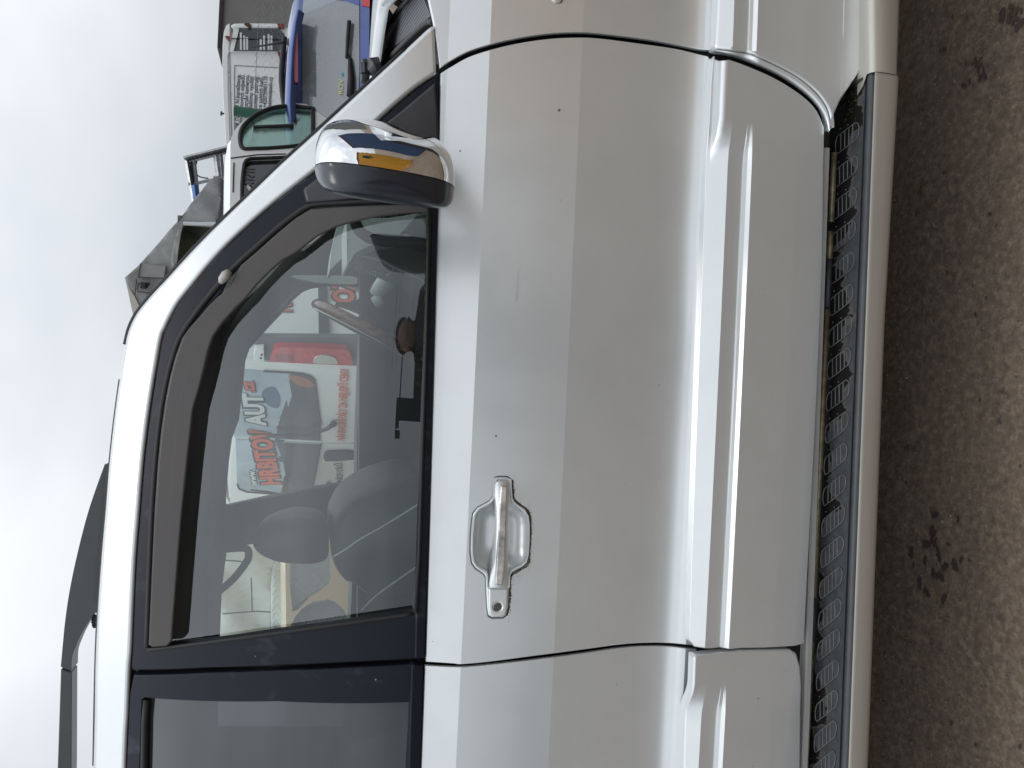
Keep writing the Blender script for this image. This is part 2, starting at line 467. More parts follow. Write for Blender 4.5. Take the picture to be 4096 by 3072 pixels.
def gz(x, y):
    return 0.006*math.sin(3.1*x+1.3*y)+0.004*math.sin(7.3*x-5.1*y)+0.003*math.sin(13*y+2*x)
xs = [-600, -100, -30, -12, -6] + [-4+0.1*i for i in range(81)] + [6, 12, 30, 100, 600]
ys = [-600, -100, -30, -12] + [-6+0.25*i for i in range(20)] + [-1+0.08*i for i in range(45)] + [3, 5, 8, 12, 20, 40, 100, 600]
V = [[bm.verts.new((x, y, gz(x, y) if abs(x) < 5 and -1 < y < 3 else 0)) for y in ys] for x in xs]
for i in range(len(xs)-1):
    for j in range(len(ys)-1): bm.faces.new((V[i][j], V[i+1][j], V[i+1][j+1], V[i][j+1]))
g = obj('ground', bm, GROUND, smooth=True); struct(g); g['label'] = 'brown packed dirt yard with damp dark patches under the silver car'
# loose stones
bm = bmesh.new(); rg = random.Random(3)
for i in range(2600):
    x = rg.uniform(-1.3, 1.4); y = rg.uniform(0.85, 1.9); s = rg.choice([0.0012, 0.0018, 0.0025, 0.0035]) * rg.uniform(0.7, 1.3)
    if rg.random() < 0.03: s *= 1.9
    M = Matrix.Translation((x, y, gz(x, y)+s*0.3)) @ Matrix.Rotation(rg.uniform(0, 6), 4, 'Z') @ Matrix.Rotation(rg.uniform(-.5, .5), 4, 'X') @ Matrix.Diagonal((s*rg.uniform(.8, 1.6), s, s*0.7, 1))
    bmesh.ops.create_icosphere(bm, subdivisions=1, radius=1, matrix=M)
gs = obj('loose_grit', bm, simple('grit_stone', (0.16, 0.13, 0.105), 0.9, var=0.5, vs=60)); struct(gs, 'stuff'); tag(gs, 'fine grit and pebbles scattered on the brown dirt', 'grit')

# damp and oily drips on the dirt
bm = bmesh.new(); rg = random.Random(17)
def drip(px, py, r):
    c = on_z(px/K, py/K, 0.0); n = 18; pts = []
    ph = rg.uniform(0, 6)
    for k in range(n):
        a = 2*math.pi*k/n; q = r*(1+0.35*math.sin(2*a+ph)+0.2*math.sin(5*a+2*ph)+rg.uniform(-.06, .06))
        x, y = c.x+q*1.3*math.cos(a), c.y+q*math.sin(a); pts.append(bm.verts.new((x, y, gz(x, y)+0.004)))
    bm.faces.new(pts)
for i in range(26): drip(rg.gauss(3760, 55), rg.gauss(2230, 85), rg.uniform(0.003, 0.009))
for i in range(16): drip(rg.gauss(3870, 45), rg.gauss(270, 60), rg.uniform(0.002, 0.006))
for i in range(14): drip(rg.gauss(4070, 30), rg.gauss(50, 35), rg.uniform(0.004, 0.010))
for i in range(30): drip(rg.uniform(3600, 4090), rg.uniform(0, 3072), rg.uniform(0.0015, 0.004))
os_ = obj('damp_drips', bm, simple('damp_dirt', (0.05, 0.037, 0.030), 0.7, var=0.3, vs=60)); struct(os_, 'stuff'); tag(os_, 'dark damp drip marks on the brown dirt beside the step', 'stain')
# ------------------------------------------------------------------ the silver car: section through its side
def zat(px, Y): return on_y(px/K, 830, Y).z
raw = [  # (photo pixel on the middle column, distance, smooth?) from belt down
    (1731, 1.470, 0), (1898, 1.440, 2), (1960, 1.4350, 1), (2040, 1.4290, 1), (2140, 1.4220, 1), (2268, 1.4140, 2), (2340, 1.4128, 1), (2430, 1.4118, 1), (2540, 1.4116, 1), (2630, 1.4118, 1), (2680, 1.4102, 1), (2720, 1.4060, 1), (2755, 1.3985, 1), (2778, 1.3925, 1), (2795, 1.3885, 0)]
keys = [(zat(a, b), b, c) for a, b, c in raw]
low = [(2799, 1.374, 0), (2872, 1.353, 0), (2932, 1.3535, 0), (2936, 1.3505, 0), (2950, 1.3475, 0), (2968, 1.3385, 0), (3150, 1.3395, 0), (3290, 1.343, 0)]
keyl = [(zat(a, b), b, c) for a, b, c in low]
ZB = keys[0][0]
def chord(keys, i0, i1, n=6):
    return keys
def densify(keys):
    """flag 0: corner between straight runs; 1: smooth; 2: crease between curved runs"""
    out = []
    def slope(i, side):
        f = keys[i][2]
        a, b = (i-1, i) if side < 0 else (i, i+1)
        if f == 1: a, b = i-1, i+1
        a = max(a, 0); b = min(b, len(keys)-1)
        return (keys[b][1]-keys[a][1])/(keys[b][0]-keys[a][0])
    for i in range(len(keys)-1):
        a, b = keys[i], keys[i+1]
        if a[2] == 1 or b[2] == 1:
            m1, m2 = slope(i, 1), slope(i+1, -1); h = b[0]-a[0]
            for j in range(10):
                t = j/10
                out.append((a[0]+h*t, (2*t**3-3*t*t+1)*a[1] + (t**3-2*t*t+t)*h*m1 + (-2*t**3+3*t*t)*b[1] + (t**3-t*t)*h*m2))
        else: out.append((a[0], a[1]))
    out.append(keys[-1][:2]); return out
DB = densify(keys); DL = densify(keyl)
def interp(tab, z):
    # tab sorted by falling z
    if z >= tab[0][0]:
        a, b = tab[0], tab[1]
    elif z <= tab[-1][0]: a, b = tab[-2], tab[-1]
    else:
        lo, hi = 0, len(tab)-1
        while hi-lo > 1:
            mid = (lo+hi)//2
            if tab[mid][0] >= z: lo = mid
            else: hi = mid
        a, b = tab[lo], tab[hi]
    return a[1] + (b[1]-a[1])*(z-a[0])/(b[0]-a[0])
def bow(x): return 0.010*(x-0.0)**2 + (0.05*(x-0.7)**2 if x > 0.7 else 0)
def body(x, z):
    if z > ZB: return 1.470 + (z-ZB)*0.30 + bow(x)
    return interp(DB, max(z, DB[-1][0])) + bow(x)
def clad(x, z): return interp(DL, z) + bow(x)
def gh(x, z):
    d = z-ZB; return 1.474 + (0.12*d + 0.52*d*d if d > 0 else 0.12*d) + bow(x)
ZBODY = [k[0] for k in DB]; ZCLAD = [k[0] for k in DL]
suv = thing('silver_suv', 'silver off-road car seen close from its side, filling most of the view', 'car', (0, 1.6, 0))

# black sheet behind all gaps, its colour standing in for their shade
def shellfn(x, z): return (body(x, max(min(z, ZB), keyl[0][0])) if z > keyl[0][0] else clad(x, z)) + 0.03
bm = bmesh.new()
zs_ = [ZB-0.01, ZB-.1, ZB-.25, ZB-.45, keyl[0][0]-.01, .55, .46, .41]
xs_ = [-2.2+0.2*i for i in range(22)]
G = [[bm.verts.new((x, shellfn(x, z)+0.012, z)) for z in zs_] for x in xs_]
for i in range(len(xs_)-1):
    for j in range(len(zs_)-1): bm.faces.new((G[i][j], G[i+1][j], G[i+1][j+1], G[i][j+1]))
obj('dark_gap_backing', bm, RUBBER, suv)

# ---- front door
gapf = [(952, 158), (976, 143), (1022, 119), (1100, 97), (1180, 84), (1246, 80.5), (1300, 83), (1400, 96), (1460, 105), (1512, 117), (1530, 121)]
gapr = [(1490, 1394), (1450, 1390), (1400, 1389), (1340, 1393), (1250, 1405), (1150, 1418), (1050, 1431), (995, 1435.5), (980, 1434), (920, 1430)]
doorout = spl(gapf, 5) + [(1540, 135), (1536, 300), (1524, 700), (1514, 1100), (1506, 1395)] + spl(gapr, 5)
# handle bezel outline (traced)
hb = [(400, 240), (430, 232), (510, 232), (543, 255), (556, 330), (566, 430), (600, 465), (680, 520), (706, 570), (715, 650), (713, 800), (708, 920), (692, 1000), (655, 1040), (560, 1090), (538, 1125), (530, 1250), (524, 1400), (505, 1470), (470, 1492), (370, 1492), (336, 1470), (325, 1400), (318, 1260), (314, 1130), (295, 1100), (222, 1050), (188, 1000), (176, 900), (178, 760), (188, 640), (200, 560), (240, 508), (350, 448), (374, 415), (384, 300)]
hbd = [ch(*p) for p in hb]
fd = sheet('front_door', doorout, body, SILVER, suv, holes=[hbd], zl=ZBODY, r=0.002, back=0.006)
OFF[fd] = OFF[suv]
# door lower cladding, with the slanting start of its chamfer
cf = [(1546, 119), (1600, 137), (1660, 162), (1705, 187), (1742, 214), (1765, 240), (1781, 275)]
dco = spl(cf, 5) + [(1777, 560), (1765, 850), (1752, 1100), (1744, 1250), (1737, 1391)] + [(1715, 1396), (1650, 1399.5), (1600, 1400), (1540, 1401), (1500, 1397)] + [(1488, 1380), (1493, 1200), (1500, 1000), (1511, 700), (1519, 500), (1528, 300), (1536, 180), (1541, 122)]
FX0, FX1 = on_surf(1570, 345, clad).x, on_surf(1560, 260, clad).x
RX0, RX1 = on_surf(1540, 1548, clad).x, on_surf(1510, 1470, clad).x
def cladf(x, z):
    """cladding surface: the ribs fade into a flat face towards the front edge"""
    y = clad(x, z)
    x0, x1 = FX0, FX1
    a = min(1, max(0, (x-x0)/(x1-x0))); a = a*a*(3-2*a)
    flat = 1.341 + bow(x)
    if z > keyl[1][0]:   # chamfer narrows
        t = (z-keyl[1][0])/(keyl[0][0]-keyl[1][0])
        flat += max(0, min(t, 1)-0.88)*8*0.031
    return y*(1-a) + flat*a
dc = sheet('door_cladding', dco, cladf, SILVER, fd, zl=ZCLAD, r=0.002, xstep=0.03)
OFF[dc] = OFF[suv]
bm = bmesh.new(); rg = random.Random(21)
for k in range(520):   # road dirt beaded along the top of the moulding
    y = rg.uniform(330, 1390)
    if math.sin(y*0.09)+math.sin(y*0.023) < -0.4: continue
    x = 1512.5 + (y-700)*(-0.0285) - 2.2 + rg.gauss(0, 0.6)
    if y < 519: x = 1519-2.2+(519-y)*0.041 + rg.gauss(0, 0.6)
    w = on_surf(x, y, body)
    bmesh.ops.create_icosphere(bm, subdivisions=1, radius=rg.uniform(0.0006, 0.0015), matrix=Matrix.Translation(w))
o = obj('dirt_beads', bm, simple('tan_dirt', (0.22, 0.19, 0.13), 0.9, var=0.4, vs=90), fd); o['kind'] = 'stuff'
# ---- rear door
xr = on_surf(1000, 1659, body).x
rdo = spl([(918, 1438), (980, 1441), (1010, 1440.5), (1060, 1436), (1150, 1426), (1250, 1413), (1340, 1400), (1400, 1396), (1450, 1397), (1484, 1401), (1506, 1402)], 5) + [(1500, 1500), (1494, 1659), (1484, 2300)] + [(900, 2300), (910, 1659), (916, 1500)]
rd = sheet('rear_door', rdo, body, SILVER, suv, zl=ZBODY, r=0.002, back=0.006); OFF[rd] = OFF[suv]
rco = [(1484, 1406), (1600, 1405), (1708, 1403), (1722, 1412), (1730, 1440), (1733, 1480), (1730, 1659), (1715, 2300), (1462, 2300), (1474, 1659), (1481, 1500)]
def cladr(x, z):
    y = clad(x, z)
    x0, x1 = RX0, RX1
    a = min(1, max(0, (x-x0)/(x1-x0))); a = a*a*(3-2*a)
    flat = 1.341 + bow(x)
    if z > keyl[1][0]:
        t = (z-keyl[1][0])/(keyl[0][0]-keyl[1][0]); flat += max(0, min(t, 1)-0.88)*8*0.031
    return y*(1-a) + flat*a
o = sheet('door_cladding', rco, cladr, SILVER, rd, zl=ZCLAD, r=0.005, xstep=0.03)
# ---- front fender
ffo = [(1540, 108), (1510, 106), (1460, 96), (1400, 85), (1300, 72.5), (1246, 69.5), (1180, 73), (1100, 86), (1022, 107), (976, 130), (950, 148)]
ffo = spl(ffo, 5) + [(943, 90), (936, 45), (926, 0), (905, -120), (880, -260), (1200, -260), (1560, -260), (1551, 0)]
ind = [(1190, -12), (1192, 0), (1201, 7), (1212, 6), (1219, -3), (1218, -15), (1208, -24), (1196, -22)]
def fend(x, z):
    return body(x, z)
ff = sheet('front_fender', ffo, fend, SILVER, suv, holes=[ind], zl=ZBODY, r=0.002, back=0.006); OFF[ff] = OFF[suv]
def indf(x, z): return body(x, z) - 0.004
o = sheet('indicator_lamp', [(1191, -12), (1193, 0), (1201, 5.5), (1211, 4.5), (1217.5, -4), (1216.5, -14), (1208, -22), (1197, -21)], indf, CLEAR, ff, r=0.004)
# fender cladding: flares out towards the bottom, with a deep curled rear edge
zfl = keyl[5][0]
def cladff(x, z):
    y = clad(x, z) if z > keyl[-1][0] else 1.342 + bow(x)
    fl = 0
    if z < zfl: fl = 0.035*((zfl-z)/0.3)**1.5
    # roll inwards at the rear edge
    return y - fl
fco = [(1551, -260), (1548, 0), (1543, 104), (1575, 108), (1590, 111), (1612, 113)]
fco += spl([(1612, 113), (1660, 132), (1720, 163), (1760, 194), (1785, 226), (1795, 255), (1796, 278)], 5)
fco += spl([(1797, 278), (1803, 250), (1822, 210), (1850, 168), (1866, 138), (1874, 90), (1880, 0)], 5) + [(1890, -260)]
fc = sheet('fender_cladding', fco, cladff, SILVER, ff, zl=ZCLAD, r=0.006, back=0.02, xstep=0.04)
OFF[fc] = OFF[suv]
# curled return face between the fender cladding and the door cladding
bm = bmesh.new()
ea = spl([(1545, 108, 0), (1612, 117, 0), (1660, 136, 0), (1720, 167, 0), (1758, 198, 0), (1782, 229, 0), (1791, 256, 0), (1793, 280, 0)], 6)
eb = spl([(1545, 112, 0), (1600, 129, 0), (1656, 152, 0), (1700, 176, 0), (1742, 207, 0), (1768, 236, 0), (1781, 262, 0), (1788, 288, 0)], 6)
rows = []
for a, b in zip(ea, eb):
    pa = on_surf(a[0], a[1], lambda x, z: cladff(x, z)+0.002)
    row = []
    for k in range(6):
        t = k/5
        dd = 0.002 + 0.022*(1-math.cos(t*math.pi/2))**1.2
        row.append(bm.verts.new(on_surf(a[0]+(b[0]-a[0])*math.sin(t*math.pi/2), a[1]+(b[1]-a[1])*math.sin(t*math.pi/2), lambda x, z: cladff(x, z)+dd)))
    rows.append(row)
for i in range(len(rows)-1):
    for k in range(5): bm.faces.new((rows[i][k], rows[i+1][k], rows[i+1][k+1], rows[i][k+1]))
obj('wheel_arch_return', bm, SILVER, ff, smooth=True)

# ---- handle
def recess(d):
    return lambda x, z: body(x, z) + d
rim_o = [ch(*p) for p in [(x + (445-x)*0.028, y + (860-y)*0.01) for x, y in hb]]
cupo = [(400, 270), (470, 262), (525, 272), (535, 430), (560, 480), (645, 545), (678, 590), (688, 660), (686, 800), (680, 920), (664, 985), (630, 1015), (540, 1060), (515, 1100), (512, 1200), (345, 1200), (340, 1100), (330, 1070), (245, 1020), (216, 975), (208, 900), (208, 760), (216, 640), (228, 580), (262, 535), (360, 482), (390, 450)]
cupd = [ch(*p) for p in cupo]
bz = sheet('handle_bezel', rim_o, lambda x, z: body(x, z)-0.002, SILVER, fd, holes=[cupd], r=0.004, back=0.014, step=0.004)
# scooped cup behind the grip
bm = bmesh.new()
q = resample([Vector((on_surf(*p, body).x, on_surf(*p, body).z)) for p in cupd], 0.006)
cen = sum(q, Vector((0, 0)))/len(q)
prev = None
for s in (1.0, 0.99, 0.97, 0.94, 0.90, 0.84, 0.76, 0.66, 0.54, 0.40):
    d = 0.004 + 0.024*(1-((s-0.40)/0.60)**2.6)**0.8
    row = [bm.verts.new((cen.x+(v.x-cen.x)*s*1.01, body(v.x, v.y)+d, cen.y+(v.y-cen.y)*s*1.01)) for v in q]
    if prev:
        for j in range(len(q)): bm.faces.new((prev[j], prev[(j+1) % len(q)], row[(j+1) % len(q)], row[j]))
    prev = row
bm.faces.new(prev)
obj('handle_cup', bm, SILVER, fd, smooth=True)
# grip: loft along the handle
gl = [((400, 250), (535, 252), 0.004), ((398, 290), (536, 290), -0.004), ((402, 400), (532, 400), -0.012), ((408, 500), (524, 500), -0.017), ((408, 650), (520, 650), -0.019), ((402, 800), (516, 800), -0.019), ((398, 950), (512, 950), -0.017), ((380, 1050), (514, 1050), -0.013), ((360, 1120), (520, 1120), -0.009), ((348, 1180), (518, 1180), -0.007), ((345, 1216), (514, 1218), -0.005)]
bm = bmesh.new(); prev = None
for (a, b, d) in gl:
    row = []
    for k in range(9):
        t = k/8
        px_ = a[0]+(b[0]-a[0])*t; py_ = a[1]+(b[1]-a[1])*t
        e = 1-abs(2*t-1)**3.0
        row.append(bm.verts.new(on_surf(*ch(px_, py_), lambda x, z: body(x, z) + d - 0.006*e + 0.004)))
    back_ = [bm.verts.new(v.co + Vector((0, 0.010, 0))) for v in row[::-1]]
    row = row+back_
    if prev:
        for j in range(len(row)): bm.faces.new((prev[j], prev[(j+1) % len(row)], row[(j+1) % len(row)], row[j]))
    else: bm.faces.new(row)
    prev = row
bm.faces.new(prev[::-1])
obj('door_handle', bm, SILVER, fd, angle=50)
def stripf(x, z): return body(x, z) - 0.0225
CHW = simple('worn_chrome_strip', (0.55, 0.52, 0.49), 0.12, 1.0, var=0.55, vs=28)
sheet('handle_strip', [ch(452, 318), ch(504, 318), ch(500, 500), ch(493, 800), ch(482, 1050), ch(471, 1198), ch(403, 1196), ch(413, 1000), ch(430, 700), ch(444, 450)], stripf, CHW, fd, r=0.002, back=0.004, step=0.004)
lk = [ch(*p) for p in [(346, 1229), (514, 1229), (510, 1330), (500, 1430), (488, 1462), (466, 1478), (385, 1478), (352, 1455), (345, 1400)]]
lockh = [ch(421+40*math.cos(t*math.pi/8), 1388+40*math.sin(t*math.pi/8)) for t in range(16)]
sheet('key_lock', lk, lambda x, z: body(x, z)-0.006, SILVER, fd, holes=[lockh], r=0.003, step=0.003)
bm = bmesh.new(); c0 = on_surf(*ch(421, 1388), body)
ax = Matrix.Translation(c0 + Vector((0, -0.001, 0))) @ Matrix.Rotation(math.pi/2, 4, 'X')
bmesh.ops.create_cone(bm, cap_ends=True, segments=24, radius1=0.0085, radius2=0.0082, depth=0.006, matrix=ax)
box(bm, (c0.x-0.0012, c0.y-0.0048, c0.z-0.005), (c0.x+0.0012, c0.y-0.0035, c0.z+0.005))
obj('lock_cylinder', bm, simple('dark_lock_metal', (0.22, 0.21, 0.20), 0.35, 0.8), fd, angle=40)
# grime packed along the lower side of the bezel
bm = bmesh.new(); rg = random.Random(5)
edge = [(556, 270), (566, 350), (572, 430), (620, 480), (690, 530), (716, 600), (720, 700), (716, 850), (710, 950), (690, 1020), (600, 1080), (548, 1120), (540, 1250), (532, 1380), (510, 1460)]
for p in spl(edge, 14):
    w = on_surf(*ch(p[0]-6+rg.uniform(-3, 5), p[1]), body)
    s = rg.uniform(0.0008, 0.0022)
    bmesh.ops.create_icosphere(bm, subdivisions=1, radius=s, matrix=Matrix.Translation(w))
for k in range(420):   # thin dirt specks bleeding on to the paint beside it
    p = rg.choice(edge); i = rg.random()
    w = on_surf(*ch(p[0]+rg.expovariate(1/9), p[1]+rg.uniform(-60, 60)), body)
    bmesh.ops.create_icosphere(bm, subdivisions=1, radius=rg.uniform(0.0002, 0.0005), matrix=Matrix.Translation(w))
o = obj('grime_line', bm, GRIME, fd); o['kind'] = 'stuff'

# ---- silver side frame: A-pillar and cant rail in one pressing
inner = [(945, 158), (900, 188), (850, 230), (800, 275), (750, 315), (678, 370), (603, 428), (550, 473), (493, 526), (450, 573), (415, 616), (388, 650), (371, 679), (358, 706), (349, 729), (338, 790), (328, 850), (318, 920), (309, 1000), (301, 1100), (293, 1200), (288, 1300), (284, 1400), (280, 1450), (276, 1550), (271, 1659), (250, 2300)]
outer = [(180, 2300), (201, 1659), (205, 1450), (210, 1330), (219, 1200), (228, 1100), (236, 1000), (247, 900), (258, 820), (270, 745), (278, 712), (290, 685), (304, 664), (330, 633), (360, 601), (423, 532), (493, 462), (560, 398), (610, 350), (686, 281), (750, 222), (815, 162), (880, 102), (925, 60), (938, 53), (941, 60)]
def ghb(x, z): return gh(x, z) - 0.004
sf = spl(inner, 4) + spl(outer, 3)
fr = sheet('side_frame', sf, ghb, SILVER, suv, r=0.009, back=0.03, xstep=0.05, step=0.012); OFF[fr] = OFF[suv]
# drip strip: thin dark seam along the outer edge
def line3(pts, fn, dy=0.0): return [on_surf(x, y, fn)+Vector((0, dy, 0)) for x, y in pts]
bm = bmesh.new(); tube(bm, line3([(x-1.5, y-1.5) for x, y in spl(outer[9:-3], 4)], ghb, 0.012), 0.0055, 6)
tube(bm, line3([(x-0.5, y) for x, y in spl(outer[1:9], 3)], ghb, 0.012), 0.004, 6)
obj('windscreen_seal', bm, RUBBER, suv, smooth=True)

# ---- roof, windscreen opening, far side
op = [on_surf(x, y, ghb) for x, y in spl(outer, 3)]
YC = 2.32
roofpts = [p for p in op if p.z > 1.70]
bm = bmesh.new(); prev = None
XR = on_surf(290, 685, ghb).x
for p in sorted(roofpts, key=lambda q: q.x):
    row = []
    for k in range(13):
        t = k/12; y = p.y + 0.02 + (2*YC-2*p.y-0.04)*t
        row.append(bm.verts.new((p.x - 0.0 + 0.10*math.sin(math.pi*t)*max(0, 1-(XR-p.x)/0.6), y, p.z-0.004+0.035*math.sin(math.pi*t))))
    if prev:
        for k in range(12): bm.faces.new((prev[k], prev[k+1], row[k+1], row[k]))
    prev = row
# carry the roof on to the tail
last = sorted(roofpts, key=lambda q: q.x)[0]
row = []; row0 = None
rf = obj('roof', bm, SILVER, suv, smooth=True)
md = rf.modifiers.new('thickness', 'SOLIDIFY'); md.thickness = 0.03; md.offset = -1
# far side wall with its two window openings, as seen through the car
YF = 3.02
def farfn(x, z):
    d = z-ZB; return YF - (0.30*d if d > 0 else 0)
def on_far(x, y):
    r = ray(x, y); a, b = 2.3, 3.6
    for _ in range(40):
        t = (a+b)/2; p = CAM+r*(t/r.y)
        if p.y < farfn(p.x, p.z): a = t
        else: b = t
    return CAM+r*(a/r.y)
fw1 = [c5(495, 700), c5(490, 640), c5(510, 400), c5(530, 250), c4(350, 1600), c4(385, 1300), c4(410, 1050), c4(450, 930), c4(520, 850), c4(640, 715), c4(750, 600), c4(860, 470), c4(960, 385), c4(1040, 352), c4(1120, 338), c4(1200, 326), c4(1330, 330), c4(1440, 332), c4(1490, 345), c4(1545, 395), c4(1555, 450), c4(1540, 800), c5(1385, 250), c5(1382, 535), c5(1370, 540), c5(1085, 585), c5(710, 665), c5(530, 705)]
fw2 = [c5(498, 975), c5(520, 950), c5(740, 922), c5(1000, 890), c5(1215, 862), c5(1360, 850), c5(1350, 1232), c5(1330, 1600), c5(1310, 2200), c5(440, 2200), c5(450, 1550), c5(462, 1240)]
bm = bmesh.new()
hol = []
for f in (fw1, fw2):
    q = [on_far(*p) for p in f]; hol.append([Vector((p.x, p.z)) for p in q])
outl = [Vector(v) for v in [(-2.2, 0.4), (1.3, 0.4), (1.3, 1.18), (0.98, 1.24)]] + [Vector((p.x, p.z+0.0)) for p in reversed(op) if p.z > 1.26 and p.x > -1.4] + [Vector((-2.2, 1.80))]
loops = [outl]+hol
flat = [v for lp in loops for v in lp]
V = [bm.verts.new((v.x, farfn(v.x, v.y), v.y)) for v in flat]
for t in tessellate_polygon([[Vector((v.x, v.y, 0)) for v in lp] for lp in loops]):
    try: bm.faces.new([V[k] for k in t])
    except ValueError: pass
bmesh.ops.bisect_plane(bm, geom=bm.verts[:]+bm.edges[:]+bm.faces[:], plane_co=(0, 0, ZB), plane_no=(0, 0, 1), dist=1e-6)
for v in bm.verts: v.co.y = farfn(v.co.x, v.co.z)
fs = obj('far_side_wall', bm, MIDGR, suv); OFF[fs] = OFF[suv]
md = fs.modifiers.new('thickness', 'SOLIDIFY'); md.thickness = 0.05; md.offset = 1 
bm = bmesh.new()   # seal and rounded trim round the far openings
for lp in hol:
    tube(bm, [(v.x, farfn(v.x, v.y)-0.025, v.y) for v in lp], 0.010, 6, closed=True)
obj('window_seal', bm, DARKCL, fs, smooth=True)
bm = bmesh.new()
for lp in hol:
    V = [bm.verts.new((v.x, farfn(v.x, v.y)+0.012, v.y)) for v in lp]
    for t in tessellate_polygon([[Vector((v.x, v.y, 0)) for v in lp]]): bm.faces.new([V[k] for k in t])
obj('far_window_glass', bm, GLASS2, fs)
# pale trim of far pillar and header (drawn forward of the wall)
bm = bmesh.new()
pil = [c4(880, 0), c4(760, 130), c4(640, 270), c4(500, 420), c4(360, 600), c4(250, 800), c4(180, 1000), c4(130, 1250), c4(90, 1600), c5(440, 250), c5(400, 700), c5(380, 1200)]
pil2 = [c4(1180, 60), c4(1000, 290), c4(900, 390), c4(800, 500), c4(690, 620), c4(560, 760), c4(460, 850), c4(400, 960), c4(365, 1100), c4(330, 1400), c5(510, 250), c5(470, 700), c5(455, 1200)]
prev = None
for a, b in zip(spl(pil, 4), spl(pil2, 4)):
    pa, pb = on_y(*a, YF-0.22), on_y(*b, YF-0.13)
    row = [bm.verts.new(pa + (pb-pa)*t + Vector((0, -0.03*math.sin(math.pi*t), 0))) for t in (0, .2, .4, .6, .8, 1)]
    if prev:
        for k in range(5): bm.faces.new((prev[k], prev[k+1], row[k+1], row[k]))
    prev = row
obj('pillar_trim', bm, CLOTH, suv, smooth=True)
# headliner
bm = bmesh.new(); box(bm, (-2.1, 1.72, 1.725), (0.12, 2.90, 1.745))
obj('headliner', bm, CLOTH, suv)
# floor, bulkhead, tailgate, underbody
bm = bmesh.new()
box(bm, (-2.25, 1.48, 0.36), (1.3, 3.0, 0.42)); box(bm, (0.95, 1.52, 0.42), (1.0, 2.98, 1.17)); box(bm, (-2.25, 1.5, 0.42), (-2.2, 3.0, 1.75))
obj('floor_pan', bm, RUBBER, suv)
# windscreen glass
bm = bmesh.new(); prev = None
for p in [q for q in op if 1.215 < q.z < 1.745 and q.x > -0.2]:
    row = [bm.verts.new((p.x+0.10*math.sin(math.pi*t), p.y+0.01+(2*YC-2*p.y-0.02)*t, p.z)) for t in [k/8 for k in range(9)]]
    if prev:
        for k in range(8): bm.faces.new((prev[k], prev[k+1], row[k+1], row[k]))
    prev = row
obj('windscreen', bm, GLASS2, suv, smooth=True)

# ---- black window frame of the front door
WIN = [(929, 440), (860, 438), (800, 439), (740, 442), (700, 444), (672, 449), (640, 468), (600, 500), (555, 540), (520, 571), (490, 603), (477, 634), (455, 657), (432, 684), (412, 706), (397, 730), (383, 770), (371, 815), (361, 866), (352, 930), (345, 1000), (338, 1100), (332, 1230), (325, 1395), (330, 1401), (383, 1393), (600, 1364), (800, 1336), (894, 1323), (900, 1250), (908, 1000), (918, 750), (926, 550)]
ffo2 = [(x+3.0, y+2.5) for x, y in spl(inner[0:25], 4)]
ffo2[0] = (944, 166)
frame_out = [p for p in ffo2 if p[1] < 1440] + [(287, 1448), (450, 1443), (600, 1437), (750, 1431), (895, 1422.5), (908, 1422), (920, 1422), (927, 1100), (936, 800), (945, 500), (952, 320), (950, 230), (947, 180)]
wf = sheet('window_frame', frame_out, lambda x, z: gh(x, z)+0.002, TRIM, fd, holes=[WIN], r=0.003, back=0.02, xstep=0.05, zstep=0.02, step=0.01)
OFF[wf] = OFF[suv]
# ridge of rubber round the opening
bm = bmesh.new()
tube(bm, line3(spl([(925, 436), (860, 434.5), (800, 435), (740, 438), (700, 440), (670, 444), (640, 462), (600, 493), (555, 533), (516, 568), (470, 618), (424, 676), (390, 728), (375, 770), (363, 815), (353, 866), (344, 930), (337, 1000), (330, 1100), (324, 1230), (318, 1398)], 4), gh, 0.0), 0.006, 8)
tube(bm, line3(spl([(320, 1403), (383, 1396), (600, 1367), (800, 1339), (893, 1326)], 4), gh, 0.0), 0.004, 6)
obj('window_seal', bm, RUBBER, fd, smooth=True)
# belt weatherstrip
def beltf(x, z): return 1.462 + bow(x)
o = sheet('belt_strip', [(932, 436), (924, 700), (916, 950), (908, 1200), (898, 1328), (896, 1423), (917, 1423), (928, 1100), (937, 800), (945.5, 500), (948, 436)], beltf, TRIM, fd, r=0.004)
bm = bmesh.new(); tube(bm, line3([(928, 442), (921, 700), (913, 950), (905, 1200), (897, 1322)], beltf, -0.002), 0.0035, 6)
obj('weatherstrip_lip', bm, RUBBER, fd, smooth=True)
bm = bmesh.new(); rg = random.Random(9)
for k in range(300):
    t = rg.random()**1.6; w = on_surf(925+rg.uniform(-2.5, 1)-t*8, 458+t*330, beltf)
    bmesh.ops.create_icosphere(bm, subdivisions=1, radius=rg.uniform(0.0007, 0.002), matrix=Matrix.Translation(w+Vector((0, rg.uniform(-.003, .002), 0))))
o = obj('moss_line', bm, MOSSM, fd); o['kind'] = 'stuff'
# glass pane
def glf(x, z): return gh(x, z) + 0.022
sheet('window_glass', [(932, 430), (700, 436), (640, 455), (500, 590), (440, 665), (400, 715), (370, 800), (345, 1000), (322, 1405), (600, 1376), (900, 1330), (925, 600)], glf, GLASS, fd, r=0.002, back=0.003, flange=False, zstep=0.012, xstep=0.04, step=0.02)
